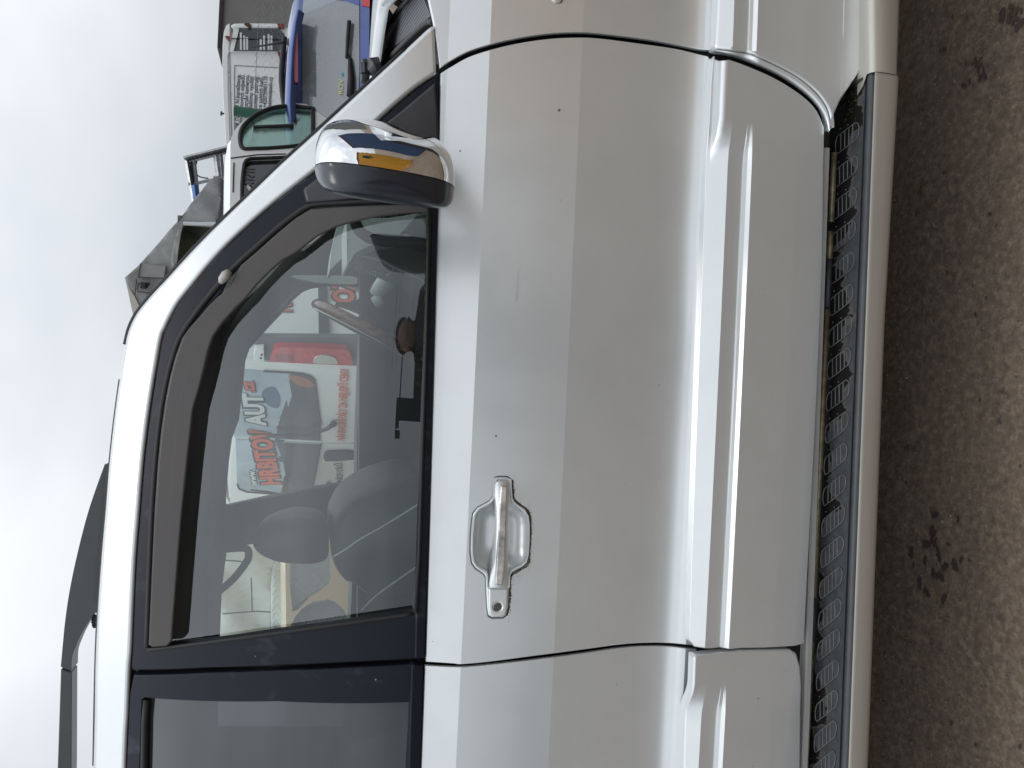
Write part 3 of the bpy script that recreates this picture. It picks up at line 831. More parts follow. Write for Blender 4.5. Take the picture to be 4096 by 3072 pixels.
# smoked wind deflector
DEFI = [c3(1435, 1235), c3(1300, 1236), c3(1100, 1252), c3(900, 1278), c3(700, 1318), c3(520, 1362), c3(400, 1400), c3(200, 1500), (640, 545), (610, 562), (585, 584), (555, 614), (530, 645), (512, 662), (480, 697), (460, 727), (449, 760), (440, 800), (431, 836), (417, 864+20), (404, 1000), (391, 1130), (381, 1257), (371, 1385), (360, 1397), (330, 1399), (321, 1393), (328, 1230), (334, 1100), (341, 1000), (348, 930), (357, 866), (367, 815), (379, 770), (393, 731), (409, 708), (429, 686), (452, 659), (470, 641), (488, 628), (510, 592), (520, 573), (555, 543), (600, 503), (640, 470), (672, 451), (740, 446), (860, 441), (925, 442)]
def deff(x, z): return gh(x, z) - 0.012
sheet('wind_deflector', DEFI, deff, SMOKE, fd, r=0.004, back=0.006, step=0.008, zstep=0.015)
# clip stub on it
bm = bmesh.new()
cpt = [on_surf(*p, deff)+Vector((0, -0.008, 0)) for p in [c4(196, 320), c4(215, 285), c4(245, 245), c4(275, 225), c4(292, 232)]]
tube(bm, cpt, [0.004, 0.0085, 0.0095, 0.0085, 0.004], 10)
obj('deflector_clip', bm, simple('worn_silver_clip', (0.42, 0.40, 0.37), 0.5, 0.3), fd, smooth=True)

# mirror sail panel (proud triangle)
sail = [(941, 176), (870, 236), (800, 291), (700, 373), (659, 404), (655, 410), (662, 437), (690, 436), (820, 425), (925, 420), (945, 420), (949, 300), (946, 230)]
sheet('mirror_sail', sail, lambda x, z: gh(x, z)-0.010, PLASTIC, fd, r=0.006, back=0.014)
# ---- rear door window
rfo = [(289, 1458), (450, 1453), (600, 1448), (750, 1442), (893, 1434), (905, 1436), (914, 1440), (907, 1659), (890, 2300), (258, 2300), (274, 1659), (281, 1500)]
rho = [(308, 1512), (313, 1508), (600, 1516), (884, 1518), (886, 1522), (878, 1659), (860, 2280), (285, 2280), (303, 1659)]
rwf = sheet('window_frame', rfo, lambda x, z: gh(x, z)+0.001, TRIM, rd, holes=[rho], r=0.003, back=0.02)
sheet('window_glass', [(304, 1505), (600, 1508), (890, 1512), (880, 1659), (865, 2290), (280, 2290), (300, 1659)], lambda x, z: gh(x, z)+0.014, PRIV, rd, flange=False, zstep=0.015)
bm = bmesh.new(); tube(bm, line3([(316, 1515), (312, 1560), (310, 1659), (295, 2280)], gh, 0.006), 0.007, 8)
obj('window_seal', bm, RUBBER, rd, smooth=True)
sheet('belt_strip', [(889, 1436), (915, 1438), (909, 1659), (893, 2300), (870, 2300), (882, 1659)], beltf, TRIM, rd, r=0.004)
bm = bmesh.new()
for fn_, pp in ((gh, [(276, 1425), (600, 1413), (905, 1405), (905, 1462), (600, 1472), (276, 1482)]),):
    prism(bm, [on_surf(x, y, gh)+Vector((0, 0.024, 0)) for x, y in pp], Vector((0, 0.05, 0)))
obj('pillar_gap_blocker', bm, RUBBER, suv)  # black strip added behind the door gap to block the sky showing through
# interior floor to roof divider behind rear glass
bm = bmesh.new()
for dx in (0,):
    tube(bm, [(-0.95, 2.0, 0.5), (-1.0, 2.0, 0.9), (-1.08, 2.0, 1.25)], [0.24, 0.26, 0.2], 12, flat=0.5)
obj('rear_seat', bm, DARKCL, suv, smooth=True)

# ---- roof rail
rl_out = [cl(265, 190), cl(225, 300), cl(185, 420), cl(150, 550), cl(115, 700), cl(90, 830), cl(73, 950), cl(62, 1060), cl(52, 1170)]
rl_in = [cl(282, 190), cl(270, 300), cl(262, 420), cl(248, 550), cl(238, 700), cl(232, 860), cl(226, 905), cl(212, 915), cl(180, 965), cl(148, 1020), cl(128, 1065), cl(108, 1120), cl(104, 1190)]
YR = 1.86
bm = bmesh.new()
prism(bm, [on_y(x, y, YR) for x, y in spl(rl_out, 4)+spl(rl_in, 4)[::-1]], Vector((0, 0.05, 0)))
bmesh.ops.remove_doubles(bm, verts=bm.verts, dist=1e-5)
rr_ = obj('roof_rail', bm, RAILM, suv, angle=40); OFF[rr_] = OFF[suv]
rr_.modifiers.new('b', 'BEVEL').width = 0.008; rr_.modifiers['b'].segments = 3
bm = bmesh.new()
A = [on_y(*cl(52, 1182), YR), on_y(*cl(36, 1659), YR), on_y(*cl(10, 3000), YR)]
B = [on_y(*cl(106, 1200), YR), on_y(*cl(104, 1659), YR), on_y(*cl(80, 3000), YR)]
prism(bm, A+B[::-1], Vector((0, 0.045, 0)))
rb = obj('rail_bar', bm, RAILM, rr_); rb.modifiers.new('b', 'BEVEL').width = 0.010; rb.modifiers['b'].segments = 3
bm = bmesh.new(); tube(bm, [on_y(x+4, y, YR)+Vector((0, -0.003, 0)) for x, y in spl(rl_in[:6], 3)], 0.006, 6)
for k in range(30):
    w = on_y(*cl(213+random.uniform(-6, 6), 945+random.uniform(-25, 30)), YR+0.01)
    bmesh.ops.create_icosphere(bm, subdivisions=1, radius=random.uniform(0.002, 0.005), matrix=Matrix.Translation(w))
obj('rail_gasket', bm, RUBBER, rr_)
# ------------------------------------------------------------------ side step
ss_y0, ss_y1 = -150, 2300
def lerp_edge(p, q, y):   # straight edge through two display points (x, y)
    return p[0] + (q[0]-p[0])*(y-p[1])/(q[1]-p[1])
ZS = 0.385
def line_on_z(p, q, z, ya, yb):
    a, b = on_z(*p, z), on_z(*q, z)
    d = (b-a); xa = on_z(lerp_edge(p, q, ya), ya, z).x; xb = on_z(lerp_edge(p, q, yb), yb, z).x
    f = lambda x: a + d*((x-a.x)/d.x)
    return f(xa), f(xb)
def ln(p, q, z, xa, xb):
    a, b = on_z(*p, z), on_z(*q, z); d = b-a
    return [a + d*((x-a.x)/d.x) for x in (xa, xb)]
XS0 = on_z(1870, 168, ZS).x; XS1 = -1.45
ste = bpy.data.objects.new('side_step', None)
# profile lines running the length of the step
P = {}
P['in'] = ln((1786, 486), (1745, 1659), ZS-0.004, XS0, XS1)
P['g1'] = ln((1858, 486), (1813, 1659), ZS, XS0, XS1)
P['r1'] = ln((1862, 486), (1818, 1659), ZS, XS0, XS1)
P['r2'] = ln((1877, 486), (1832, 1659), ZS, XS0, XS1)
P['e'] = ln((1880.5, 486), (1836, 1659), ZS, XS0, XS1)
bm = bmesh.new()
def slab(lines, bm, closed=True):
    A = [bm.verts.new(l[0]) for l in lines]; B = [bm.verts.new(l[1]) for l in lines]
    n = len(lines)
    for i in range(n if closed else n-1): bm.faces.new((A[i], A[(i+1) % n], B[(i+1) % n], B[i]))
    if closed: bm.faces.new(A[::-1]); bm.faces.new(B)
def sh(l, dy, dz): return [l[0]+Vector((0, dy, dz)), l[1]+Vector((0, dy, dz))]
def step_rubber():
    mt, n, l, p = newmat('wet_step_rubber')
    t = n.new('ShaderNodeTexCoord'); v = t.outputs['Object']
    sep = n.new('ShaderNodeSeparateXYZ'); l.new(v, sep.inputs[0])
    # wetness: pools against the car and fingers diagonally outward
    mp = n.new('ShaderNodeMapping'); mp.inputs['Rotation'].default_value = (0, 0, math.radians(28)); mp.inputs['Scale'].default_value = (16, 5, 1)
    l.new(v, mp.inputs[0])
    f = noise(n, l, mp.outputs[0], 1.0, 4, 0.55)
    mr = n.new('ShaderNodeMapRange'); mr.inputs['From Min'].default_value = P['r1'][0].y-1.6; mr.inputs['From Max'].default_value = P['in'][0].y-1.6
    mr.inputs['To Min'].default_value = -0.22; mr.inputs['To Max'].default_value = 0.34; l.new(sep.outputs[1], mr.inputs[0])
    mr2 = n.new('ShaderNodeMapRange'); mr2.inputs['From Min'].default_value = -0.7; mr2.inputs['From Max'].default_value = 0.7; mr2.inputs['To Min'].default_value = -0.04; mr2.inputs['To Max'].default_value = 0.13
    l.new(sep.outputs[0], mr2.inputs[0])
    a = n.new('ShaderNodeMath'); a.operation = 'ADD'; l.new(f, a.inputs[0]); l.new(mr.outputs[0], a.inputs[1])
    a2 = n.new('ShaderNodeMath'); a2.operation = 'ADD'; l.new(a.outputs[0], a2.inputs[0]); l.new(mr2.outputs[0], a2.inputs[1])
    wet = ramp(n, l, a2.outputs[0], [(0.548, (0, 0, 0)), (0.556, (1, 1, 1))])
    tide = ramp(n, l, a2.outputs[0], [(0.49, (0, 0, 0)), (0.535, (1, 1, 1)), (0.55, (0, 0, 0))])
    dry = ramp(n, l, noise(n, l, v, 40, 5, 0.7), [(0.3, (0.036, 0.039, 0.043)), (0.7, (0.068, 0.072, 0.077))])
    dry = mixc(n, l, tide, dry, (0.09, 0.086, 0.07))
    l.new(mixc(n, l, wet, dry, (0.010, 0.0095, 0.009)), p.inputs['Base Color'])
    r = n.new('ShaderNodeMapRange'); r.inputs['To Min'].default_value = 0.55; r.inputs['To Max'].default_value = 0.42
    l.new(wet, r.inputs[0]); l.new(r.outputs[0], p.inputs['Roughness'])
    p.inputs['Specular IOR Level'].default_value = 0.35
    bump(n, l, noise(n, l, v, 500, 2), 0.25, 0.0006, p)
    return mt
STEPR = step_rubber()
slab([P['in'], P['g1'], sh(P['g1'], 0.0, -0.03), sh(P['in'], 0, -0.03)], bm)
stp = obj('side_step', bm, STEPR, suv); OFF[stp] = OFF[suv]
bm = bmesh.new()
gy = P['r1'][0].y - P['g1'][0].y
slab([sh(P['g1'], 0.0015, 0.0015), sh(P['g1'], -0.0012, 0.0015), sh(P['g1'], -0.0012, -0.02), sh(P['g1'], 0.0015, -0.02)], bm)
slab([sh(P['r1'], 0, -0.004), sh(P['g1'], -0.0012, -0.004), sh(P['g1'], -0.0012, -0.02), sh(P['r1'], 0, -0.02)], bm)
prof = []
w = P['r2'][0].y-P['r1'][0].y
for k in range(9):
    t = k/8; prof.append([P['r1'][0].lerp(P['r2'][0], t)+Vector((0, 0, 0.006*math.sin(math.pi*t)**0.6)), P['r1'][1].lerp(P['r2'][1], t)+Vector((0, 0, 0.006*math.sin(math.pi*t)**0.6))])
slab(prof+[sh(P['r2'], 0, -0.02), sh(P['r1'], 0, -0.02)], bm)
obj('edge_rail', bm, GREYPL, stp, angle=40)
bm = bmesh.new()
fa = [on_y(1885, 0, P['e'][0].y-0.002), None]
e0, e1 = P['e']
lines = [sh(P['r2'], 0.001, -0.006), sh(P['r2'], -0.0012, 0.0005), sh(P['e'], 0.0016, 0.0022), sh(P['e'], 0.0006, 0.0022), sh(P['e'], -0.0006, 0.0005), sh(P['e'], -0.0012, -0.004), sh(P['e'], -0.002, -0.018), sh(P['e'], -0.001, -0.034), sh(P['e'], 0.003, -0.044), sh(P['e'], 0.014, -0.050), sh(P['e'], 0.06, -0.052)]
# fascia widened at each end
for_f = []
nx = 60
rows = []
for i in range(nx+1):
    t = i/nx; row = []
    x = e0.x + (e1.x-e0.x)*t
    wob = 0.005*math.exp(-((x+0.98)/0.10)**2) - 0.004*math.exp(-((x+0.80)/0.05)**2) + 0.012*max(0, (x-0.15)/0.5)
    for j, l_ in enumerate(lines):
        p = l_[0].lerp(l_[1], t).copy()
        if j >= 5: p.z -= wob*(0.3 if j == 5 else 1)
        row.append(bm.verts.new(p))
    rows.append(row)
for i in range(nx):
    for j in range(len(lines)-1): bm.faces.new((rows[i][j], rows[i+1][j], rows[i+1][j+1], rows[i][j+1]))
fasc = obj('step_fascia', bm, paint('ground_tinted_silver', (0.50, 0.48, 0.43), 0.45, 0.42, 0.5), stp, angle=50)  # base colour carries the beige reflected from the brown ground
# silver front cap of the step
bm = bmesh.new(); rows = []
capi = [(1889, -260), (1887, 0), (1885, 60), (1884, 110), (1881, 125), (1874, 150), (1862, 172), (1850, 178)]
for i in range(14):
    t = i/13
    x = XS0 + 0.50*t
    ey = e0.y - 0.002 + 0.02*t; ez = e0.z + 0.0
    row = []
    inn = 0.055 + 0.03*t if t > 0 else 0.06
    prof = [(inn, -0.002), (inn*0.55, 0.004), (inn*0.28, 0.010), (0.006, 0.008), (-0.001, 0.001), (-0.003, -0.02), (-0.002, -0.042-0.02*t), (0.006, -0.052-0.03*t), (0.05, -0.06-0.03*t)]
    for (a, b) in prof: row.append(bm.verts.new((x - (0.03 if a > 0.02 and i == 0 else 0)*(a/0.06), ey+a+0.014*t, ez+b+0.006*t)))
    rows.append(row)
for i in range(13):
    for j in range(8): bm.faces.new((rows[i][j], rows[i+1][j], rows[i+1][j+1], rows[i][j+1]))
obj('step_end_cap', bm, fasc.data.materials[0], stp, smooth=True)
bm = bmesh.new()
box(bm, (XS0-0.004, e0.y+0.004, ZS-0.03), (XS0+0.002, e0.y+0.10, ZS+0.004))
obj('cap_joint', bm, RUBBER, stp)
# tread pads: raised D-shaped rims with bars
def padpt(u, v, y):
    """u 0..1 across the step (car side to outer), v along, at pad number row y (display pixel of pad centre)"""
    xi = lerp_edge((1786, 486), (1745, 1659), y); xo = lerp_edge((1858, 486), (1813, 1659), y)
    return on_z(xi + (xo-xi)*u, y+v, ZS+0.0006)
pads = [300, 372, 441, 511, 580, 650, 718, 787, 856, 925, 993, 1060, 1127, 1194, 1261, 1328, 1394, 1460, 1526, 1592, 1658, 1724]
WORN = simple('worn_rubber_rib', (0.11, 0.113, 0.118), 0.45, var=0.3, vs=40)
for yc in pads:
    bm = bmesh.new()
    U = lambda u: 14 - 33*(u-0.22)/0.6      # slant of the pad
    hw = 19
    outl = [(0.20, U(0.20)+hw*0.8), (0.17, U(0.17)), (0.20, U(0.20)-hw*0.75), (0.28, U(0.28)-hw), (0.70, U(0.70)-hw), (0.80, U(0.80)-hw*0.9), (0.87, U(0.87)-hw*0.35), (0.88, U(0.88)+hw*0.25), (0.84, U(0.84)+hw*0.8), (0.74, U(0.74)+hw), (0.28, U(0.28)+hw)]
    sp = spl([(a, b) for a, b in outl], 3, closed=True)
    pts = [padpt(a, b, yc) for a, b in sp]
    base = [bm.verts.new(p+Vector((0, 0, 0.0002))) for p in pts]
    for t in tessellate_polygon([pts]):
        try: bm.faces.new([base[i] for i in t])
        except ValueError: pass
    tube(bm, [p+Vector((0, 0, 0.0004)) for p in pts], 0.0011, 5, closed=True)
    for u in (0.34, 0.46, 0.58, 0.70):
        tube(bm, [padpt(u, U(u)-hw+1, yc)+Vector((0, 0, 0.0012)), padpt(u, U(u)+hw-1, yc)+Vector((0, 0, 0.0012))], 0.0011, 5)
    for (a, b) in ((0.55, U(0.55)-hw-8), (0.30, U(0.3)-hw-12)):
        bmesh.ops.create_icosphere(bm, subdivisions=1, radius=0.0016, matrix=Matrix.Translation(padpt(a, b, yc)))
    nb = len(base); bm.faces.ensure_lookup_table()
    o = obj('tread_pad', bm, None, stp)
    o.data.materials.append(STEPR); o.data.materials.append(WORN)
    for p in o.data.polygons:
        p.material_index = 0 if len(set(p.vertices)) == 3 and max(p.vertices) < nb else 1
# moss and wet beads where the tread meets the sill
bm = bmesh.new(); rg = random.Random(11)
for k in range(900):
    y = rg.triangular(300, 1700, 500); xi = lerp_edge((1793, 486), (1752, 1659), y)
    if math.sin(y*0.021)+math.sin(y*0.053+1) < 0.2 and rg.random() < 0.85: continue
    w = on_z(xi+rg.gauss(0, 2.6), y, ZS+0.001)
    bmesh.ops.create_icosphere(bm, subdivisions=1, radius=rg.uniform(0.0005, 0.0015), matrix=Matrix.Translation(w))
for k in range(160):
    w = on_z(1830+rg.gauss(0, 14), 230+rg.uniform(-50, 60), ZS+0.001)
    bmesh.ops.create_icosphere(bm, subdivisions=1, radius=rg.uniform(0.0005, 0.0015), matrix=Matrix.Translation(w))
o = obj('step_moss', bm, MOSSM, stp); o['kind'] = 'stuff'

# ---- sill
bm = bmesh.new()
a0, a1 = on_y(1783, 300, 1.372), on_y(1735, 1659, 1.372)
def lnx(a, b, x): return a + (b-a)*((x-a.x)/(b.x-a.x))
for xx in (0,):
    A, B = lnx(a0, a1, 0.52), lnx(a0, a1, -1.4)
    slab([[A+Vector((0, 0.0, 0.004)), B+Vector((0, 0, 0.004))], [A+Vector((0, -0.004, 0.001)), B+Vector((0, -0.004, 0.001))], [A+Vector((0, -0.004, -0.008)), B+Vector((0, -0.004, -0.008))], [A+Vector((0, 0.03, -0.008)), B+Vector((0, 0.03, -0.008))], [A+Vector((0, 0.03, 0.004)), B+Vector((0, 0.03, 0.004))]], bm)
obj('sill_flange', bm, simple('brightened_sill_silver', (0.50, 0.50, 0.48), 0.5), suv)  # silver flange coloured paler to lift it out of the shade
bm = bmesh.new()
b0, b1 = on_y(1795, 486, 1.374), on_y(1757, 1300, 1.374)
BRONZE = simple('grimy_step_bar', (0.20, 0.165, 0.10), 0.4, 0.5, var=0.5, vs=60)
segs = [(500, 560, 0), (562, 664, 1), (668, 1290, 0), (1292, 1382, 1), (1385, 1900, 0), (330, 480, 0)]
for ya, yb, bl in segs:
    xa = on_y(lerp_edge((1795, 486), (1757, 1300), ya), ya, 1.374).x; xb = on_y(lerp_edge((1795, 486), (1757, 1300), yb), yb, 1.374).x
    bm = bmesh.new()
    tube(bm, [lnx(b0, b1, xa), lnx(b0, b1, xb)], 0.0068 if bl else 0.0062, 10)
    obj('bar_sleeve' if bl else 'step_bar', bm, PLASTIC if bl else BRONZE, stp, smooth=True)


# ------------------------------------------------------------------ wing mirror
mirror = bpy.data.objects.new('wing_mirror', None)
mo = [(157, 700), (166, 590), (190, 500), (230, 410), (290, 345), (350, 312), (400, 295), (470, 279), (550, 270), (700, 268), (850, 282), (1000, 308), (1150, 342), (1280, 372), (1400, 398), (1500, 430), (1580, 480), (1640, 545), (1680, 620), (1705, 720), (1714, 850), (1708, 950), (1702, 1040), (1690, 1095), (1655, 1143), (1610, 1160), (1560, 1163), (1400, 1155), (1100, 1120), (900, 1092), (700, 1065), (550, 1040), (400, 1010), (300, 978), (235, 942), (195, 890), (170, 820)]
YM = 1.215
mo2 = [on_y(*c3(x, y), YM) for x, y in mo]
cen = on_y(*c3(950, 720), YM)
secs = []
# (distance, scale, shift along x)
prof = [(1.42, 0.50, 0), (1.385, 0.80, 0), (1.35, 0.93, 0), (1.31, 0.985, 0), (1.26, 1.0, 0), (1.215, 1.0, 0), (1.185, 0.975, 0), (1.160, 0.91, 0), (1.142, 0.80, 0), (1.130, 0.64, 0), (1.123, 0.42, 0), (1.120, 0.18, 0)]
def mirror_bm():
    bm = bmesh.new(); prev = None
    pts = [Vector(p) for p in spl([tuple(p) for p in mo2], 3, closed=True)]
    cc = cen
    for (Y, s, dx) in prof:
        k = Y/YM if Y < YM else 1.0
        row = []
        for p in pts:
            q = cc + (p-cc)*s
            # squared-off section: keep silhouettes by scaling towards the camera axis for nearer rings
            q = Vector((q.x*1.0, Y, H + (q.z-H)*(1.0 if Y >= YM else (0.5+0.5*Y/YM))))
            if Y > YM: q.z -= 0.0
            q.x += (Y-YM)*0.42
            row.append(bm.verts.new(q))
        if prev:
            n = len(row)
            for j in range(n): bm.faces.new((prev[j], prev[(j+1) % n], row[(j+1) % n], row[j]))
        prev = row
    bm.faces.new(prev)
    return bm
# plane that parts the chrome cap from the black housing
pA, pB = on_y(*c3(170, 735), 1.2), on_y(*c3(1700, 985), 1.2)
pC = (pA+pB)/2 + Vector((-0.006, -0.06, 0))
pn = (pB-pA).cross(pC-pA).normalized()
if pn.x < 0: pn = -pn
mt_ = bpy.data.objects.new('x', None); bpy.data.objects.remove(mt_)
bm = mirror_bm()
bmesh.ops.bisect_plane(bm, geom=bm.verts[:]+bm.edges[:]+bm.faces[:], plane_co=pA+pn*0.0008, plane_no=pn, clear_inner=True)
capo = obj('wing_mirror', bm, CHROME, suv, smooth=True); OFF[capo] = OFF[suv]
sub = capo.modifiers.new('s', 'SUBSURF'); sub.levels = 2; sub.render_levels = 2
HOUS = simple('black_mirror_housing', (0.012, 0.016, 0.026), 0.3, var=0.2, coat=0.35, coat_r=0.15)
bm = mirror_bm()
bmesh.ops.bisect_plane(bm, geom=bm.verts[:]+bm.edges[:]+bm.faces[:], plane_co=pA-pn*0.0008, plane_no=pn, clear_outer=True)
o = obj('mirror_housing', bm, HOUS, capo, smooth=True); sub = o.modifiers.new('s', 'SUBSURF'); sub.levels = 2; sub.render_levels = 2
bm = mirror_bm()
bmesh.ops.scale(bm, vec=(0.985, 0.985, 0.985), space=Matrix.Translation(-cen), verts=bm.verts)
o = obj('mirror_core', bm, RUBBER, capo, smooth=True); sub = o.modifiers.new('s', 'SUBSURF'); sub.levels = 1; sub.render_levels = 1
# bracket joining the sail panel
bm = bmesh.new()
bp = [c3(1000, 310), c3(1150, 300), c3(1330, 330), c3(1450, 385), c3(1540, 430), c3(1548, 470), c3(1540, 800), c3(1000, 800)]
pts = [on_y(x, y, 1.36) for x, y in bp]
prism(bm, pts, Vector((0, 0.11, 0)))
obj('mirror_bracket', bm, PLASTIC, capo, angle=40)

# ------------------------------------------------------------------ bonnet, cowl, wiper
def hoodz(x, y):
    t = (y-YC)/(YC-1.5)
    return 1.272 - 0.045*abs(t)**2.4 - 0.02*max(0, x-1.2) 
cowl_front = [c1(1960, -180), c1(1830, 0), c1(1760, 80), c1(1700, 170), c1(1640, 280), c1(1590, 400), c1(1560, 500), c1(1552, 575)]
cowl_rear = [c1(1980, -180), c1(2010, 0), c1(2040, 100), c1(2064, 195), c1(1990, 212), c1(1900, 290), c1(1800, 385), c1(1700, 480), c1(1600, 580)]
ZCW = 1.205
cfr = [on_z(*p, ZCW+0.012) for p in cowl_front]
# bonnet as a grid from the cowl edge forward, near edge at the fender, far edge mirrored
bm = bmesh.new(); rows = []
def cowl_x(y):
    pts = sorted([(p.y, p.x) for p in cfr])
    yy = y if y <= YC else 2*YC-y
    if yy <= pts[0][0]: return pts[0][1] + (pts[0][0]-yy)*1.2
    for (a, b), (c, d) in zip(pts, pts[1:]):
        if a <= yy <= c: return b + (d-b)*(yy-a)/(c-a)
    return pts[-1][1]
ny = 40
for j in range(ny+1):
    y = 1.505 + (2*YC-1.505*2)*j/ny
    x0 = cowl_x(y); row = []
    row.append(bm.verts.new((x0, y, hoodz(x0, y)-0.03)))
    for i in range(13):
        x = x0 + 0.004 + (1.75-x0)*(i/12)**1.3
        row.append(bm.verts.new((x, y, hoodz(x, y) - (0.004 if i == 0 else 0))))
    rows.append(row)
for j in range(ny):
    for i in range(13): bm.faces.new((rows[j][i], rows[j][i+1], rows[j+1][i+1], rows[j+1][i]))
obj('bonnet', bm, SILVER, suv, smooth=True)
# fender top shoulder between belt and bonnet edge
bm = bmesh.new(); rows = []
for i in range(25):
    x = 0.66 + i*0.045; yb = body(x, ZB)
    row = [bm.verts.new((x, yb + 0.004 + a, ZB + b)) for a, b in ((0, 0.0), (0.004, 0.006), (0.012, 0.011), (0.026, 0.014), (0.045, 0.013))]
    rows.append(row)
for i in range(24):
    for j in range(4): bm.faces.new((rows[i][j], rows[i+1][j], rows[i+1][j+1], rows[i][j+1]))
obj('fender_shoulder', bm, SILVER, ff, smooth=True)
bm = bmesh.new(); box(bm, (0.78, 1.56, 1.08), (1.7, 3.05, 1.12)); obj('dark_blocking_plate', bm, RUBBER, suv)  # dark plate added below the bonnet to black out the cowl gap
# cowl panel
bm = bmesh.new()
cpoly = [on_z(*p, ZCW-0.012) for p in cowl_front+cowl_rear[::-1]]
prism(bm, cpoly, Vector((0, 0, -0.02)))
cw = obj('cowl_panel', bm, RUBBER, suv); OFF[cw] = OFF[suv]
cs = cr(5.531, 1450, 0)
fcv = [(400, 1190), (450, 1040), (500, 890), (570, 710), (650, 540), (730, 400), (820, 260), (890, 130), (970, 0), (1100, -170), (1300, -380), (1700, -700)]
def curve_x(y):
    for (a, b), (c, d) in zip(fcv, fcv[1:]):
        if d <= y <= b: return a + (c-a)*(y-b)/(d-b)
    return fcv[0][0] if y > fcv[0][1] else fcv[-1][0]
SLATM = simple('grey_slat_plastic', (0.20, 0.21, 0.225), 0.45, var=0.15)
nsl = 40
for k in range(nsl):
    t = (k+0.5)/nsl
    xb_, yb_ = 1505 + (425-1505)*t, 350 + (1262-350)*t
    L_ = 20
    while L_ < 900 and xb_-0.40*L_ > curve_x(yb_-L_)+28: L_ += 12
    w_ = 7.0
    q = [cs(xb_-w_, yb_), cs(xb_+w_, yb_), cs(xb_+w_-0.40*L_, yb_-L_), cs(xb_-w_-0.40*L_, yb_-L_)]
    bm = bmesh.new(); prism(bm, [on_z(*p, ZCW-0.002) for p in q], Vector((0, 0, -0.006)))
    obj('vent_slat', bm, SLATM, cw)
bm = bmesh.new()
ed = [on_z(*p, ZCW+0.006) for p in spl(cowl_front, 5)]
tube(bm, ed, 0.006, 6)
ed = [on_z(*p, ZCW+0.002) for p in spl([cowl_rear[3], cowl_rear[4], cowl_rear[6], cowl_rear[8]], 5)]
tube(bm, ed, 0.007, 6)
obj('cowl_seal', bm, RUBBER, cw, smooth=True)
# wiper pivot showing past the pillar
bm = bmesh.new()
wp = [on_z(*c1(1560, 600), ZCW+0.02), on_z(*c1(1510, 610), ZCW+0.045), on_z(*c1(1470, 575), ZCW+0.055)]
wy = on_z(*c1(1560, 600), ZCW).y
tube(bm, [on_y(*c1(1590, 590), 2.2), on_y(*c1(1530, 600), 2.2), on_y(*c1(1490, 640), 2.2)], [0.028, 0.03, 0.012], 8)
box(bm, tuple(on_y(*c1(1510, 540), 2.2)-Vector((0.05, 0, 0))), tuple(on_y(*c1(1432, 570), 2.2)+Vector((0.02, 0.05, 0))), 0.006)
tube(bm, [on_y(*c1(1450, 560), 2.2), on_y(*c1(1455, 650), 2.2)], 0.012, 6)
obj('wiper_arm', bm, PLASTIC, suv, angle=40)

# wheels (mostly out of frame)
def wheel(x, y, nm):
    bm = bmesh.new()
    M = Matrix.Translation((x, y+0.12, 0.365)) @ Matrix.Rotation(math.pi/2, 4, 'X')
    prof = [(0.22, 0.11), (0.30, 0.12), (0.345, 0.105), (0.365, 0.07), (0.365, -0.07), (0.345, -0.105), (0.22, -0.11)]
    rows = []
    for r, d in prof: rows.append([bm.verts.new(M @ Vector((r*math.cos(2*math.pi*k/40), r*math.sin(2*math.pi*k/40), d))) for k in range(40)])
    for i in range(len(rows)-1):
        for k in range(40): bm.faces.new((rows[i][k], rows[i][(k+1) % 40], rows[i+1][(k+1) % 40], rows[i+1][k]))
    t = obj(nm, bm, RUBBER, suv, angle=40); OFF[t] = OFF[suv]
    bm = bmesh.new()
    bmesh.ops.create_cone(bm, cap_ends=True, segments=40, radius1=0.22, radius2=0.2, depth=0.03, matrix=Matrix.Translation((x, y+0.05, 0.365)) @ Matrix.Rotation(math.pi/2, 4, 'X'))
    for k in range(6):
        a = k*math.pi/3
        box(bm, (-0.02, -0.012, 0.03), (0.02, 0.012, 0.2), 0.004, Matrix.Translation((x, y+0.03, 0.365)) @ Matrix.Rotation(a, 4, 'Y'))
    obj('rim', bm, ALU, t, angle=40)
for x in (1.30, -1.55):
    for y in (1.50, 2.95): wheel(x, y, 'wheel')

# ------------------------------------------------------------------ cabin
# dashboard
bm = bmesh.new()
dp = [(0.68, 1.16), (0.68, 1.20), (0.60, 1.225), (0.56, 1.215), (0.53, 1.18), (0.55, 1.10), (0.58, 1.0), (0.62, 0.8), (0.68, 0.8)]
prism(bm, [Vector((x, 1.60, z)) for x, z in dp], Vector((0, 1.36, 0)))
bmesh.ops.bevel(bm, geom=[e for e in bm.edges if abs((e.verts[0].co-e.verts[1].co).y) > 1], offset=0.02, segments=3, affect='EDGES')
dash = obj('dashboard', bm, MIDGR, suv, angle=40); OFF[dash] = OFF[suv]
def cabpoly(name, pts, Y, th, mat, parent, bev=0.0):
    bm = bmesh.new(); prism(bm, [on_y(x, y, Y) for x, y in pts], Vector((0, th, 0)))
    o = obj(name, bm, mat, parent, angle=35)
    if bev: 
        m_ = o.modifiers.new('b', 'BEVEL'); m_.width = bev; m_.segments = 3
    return o
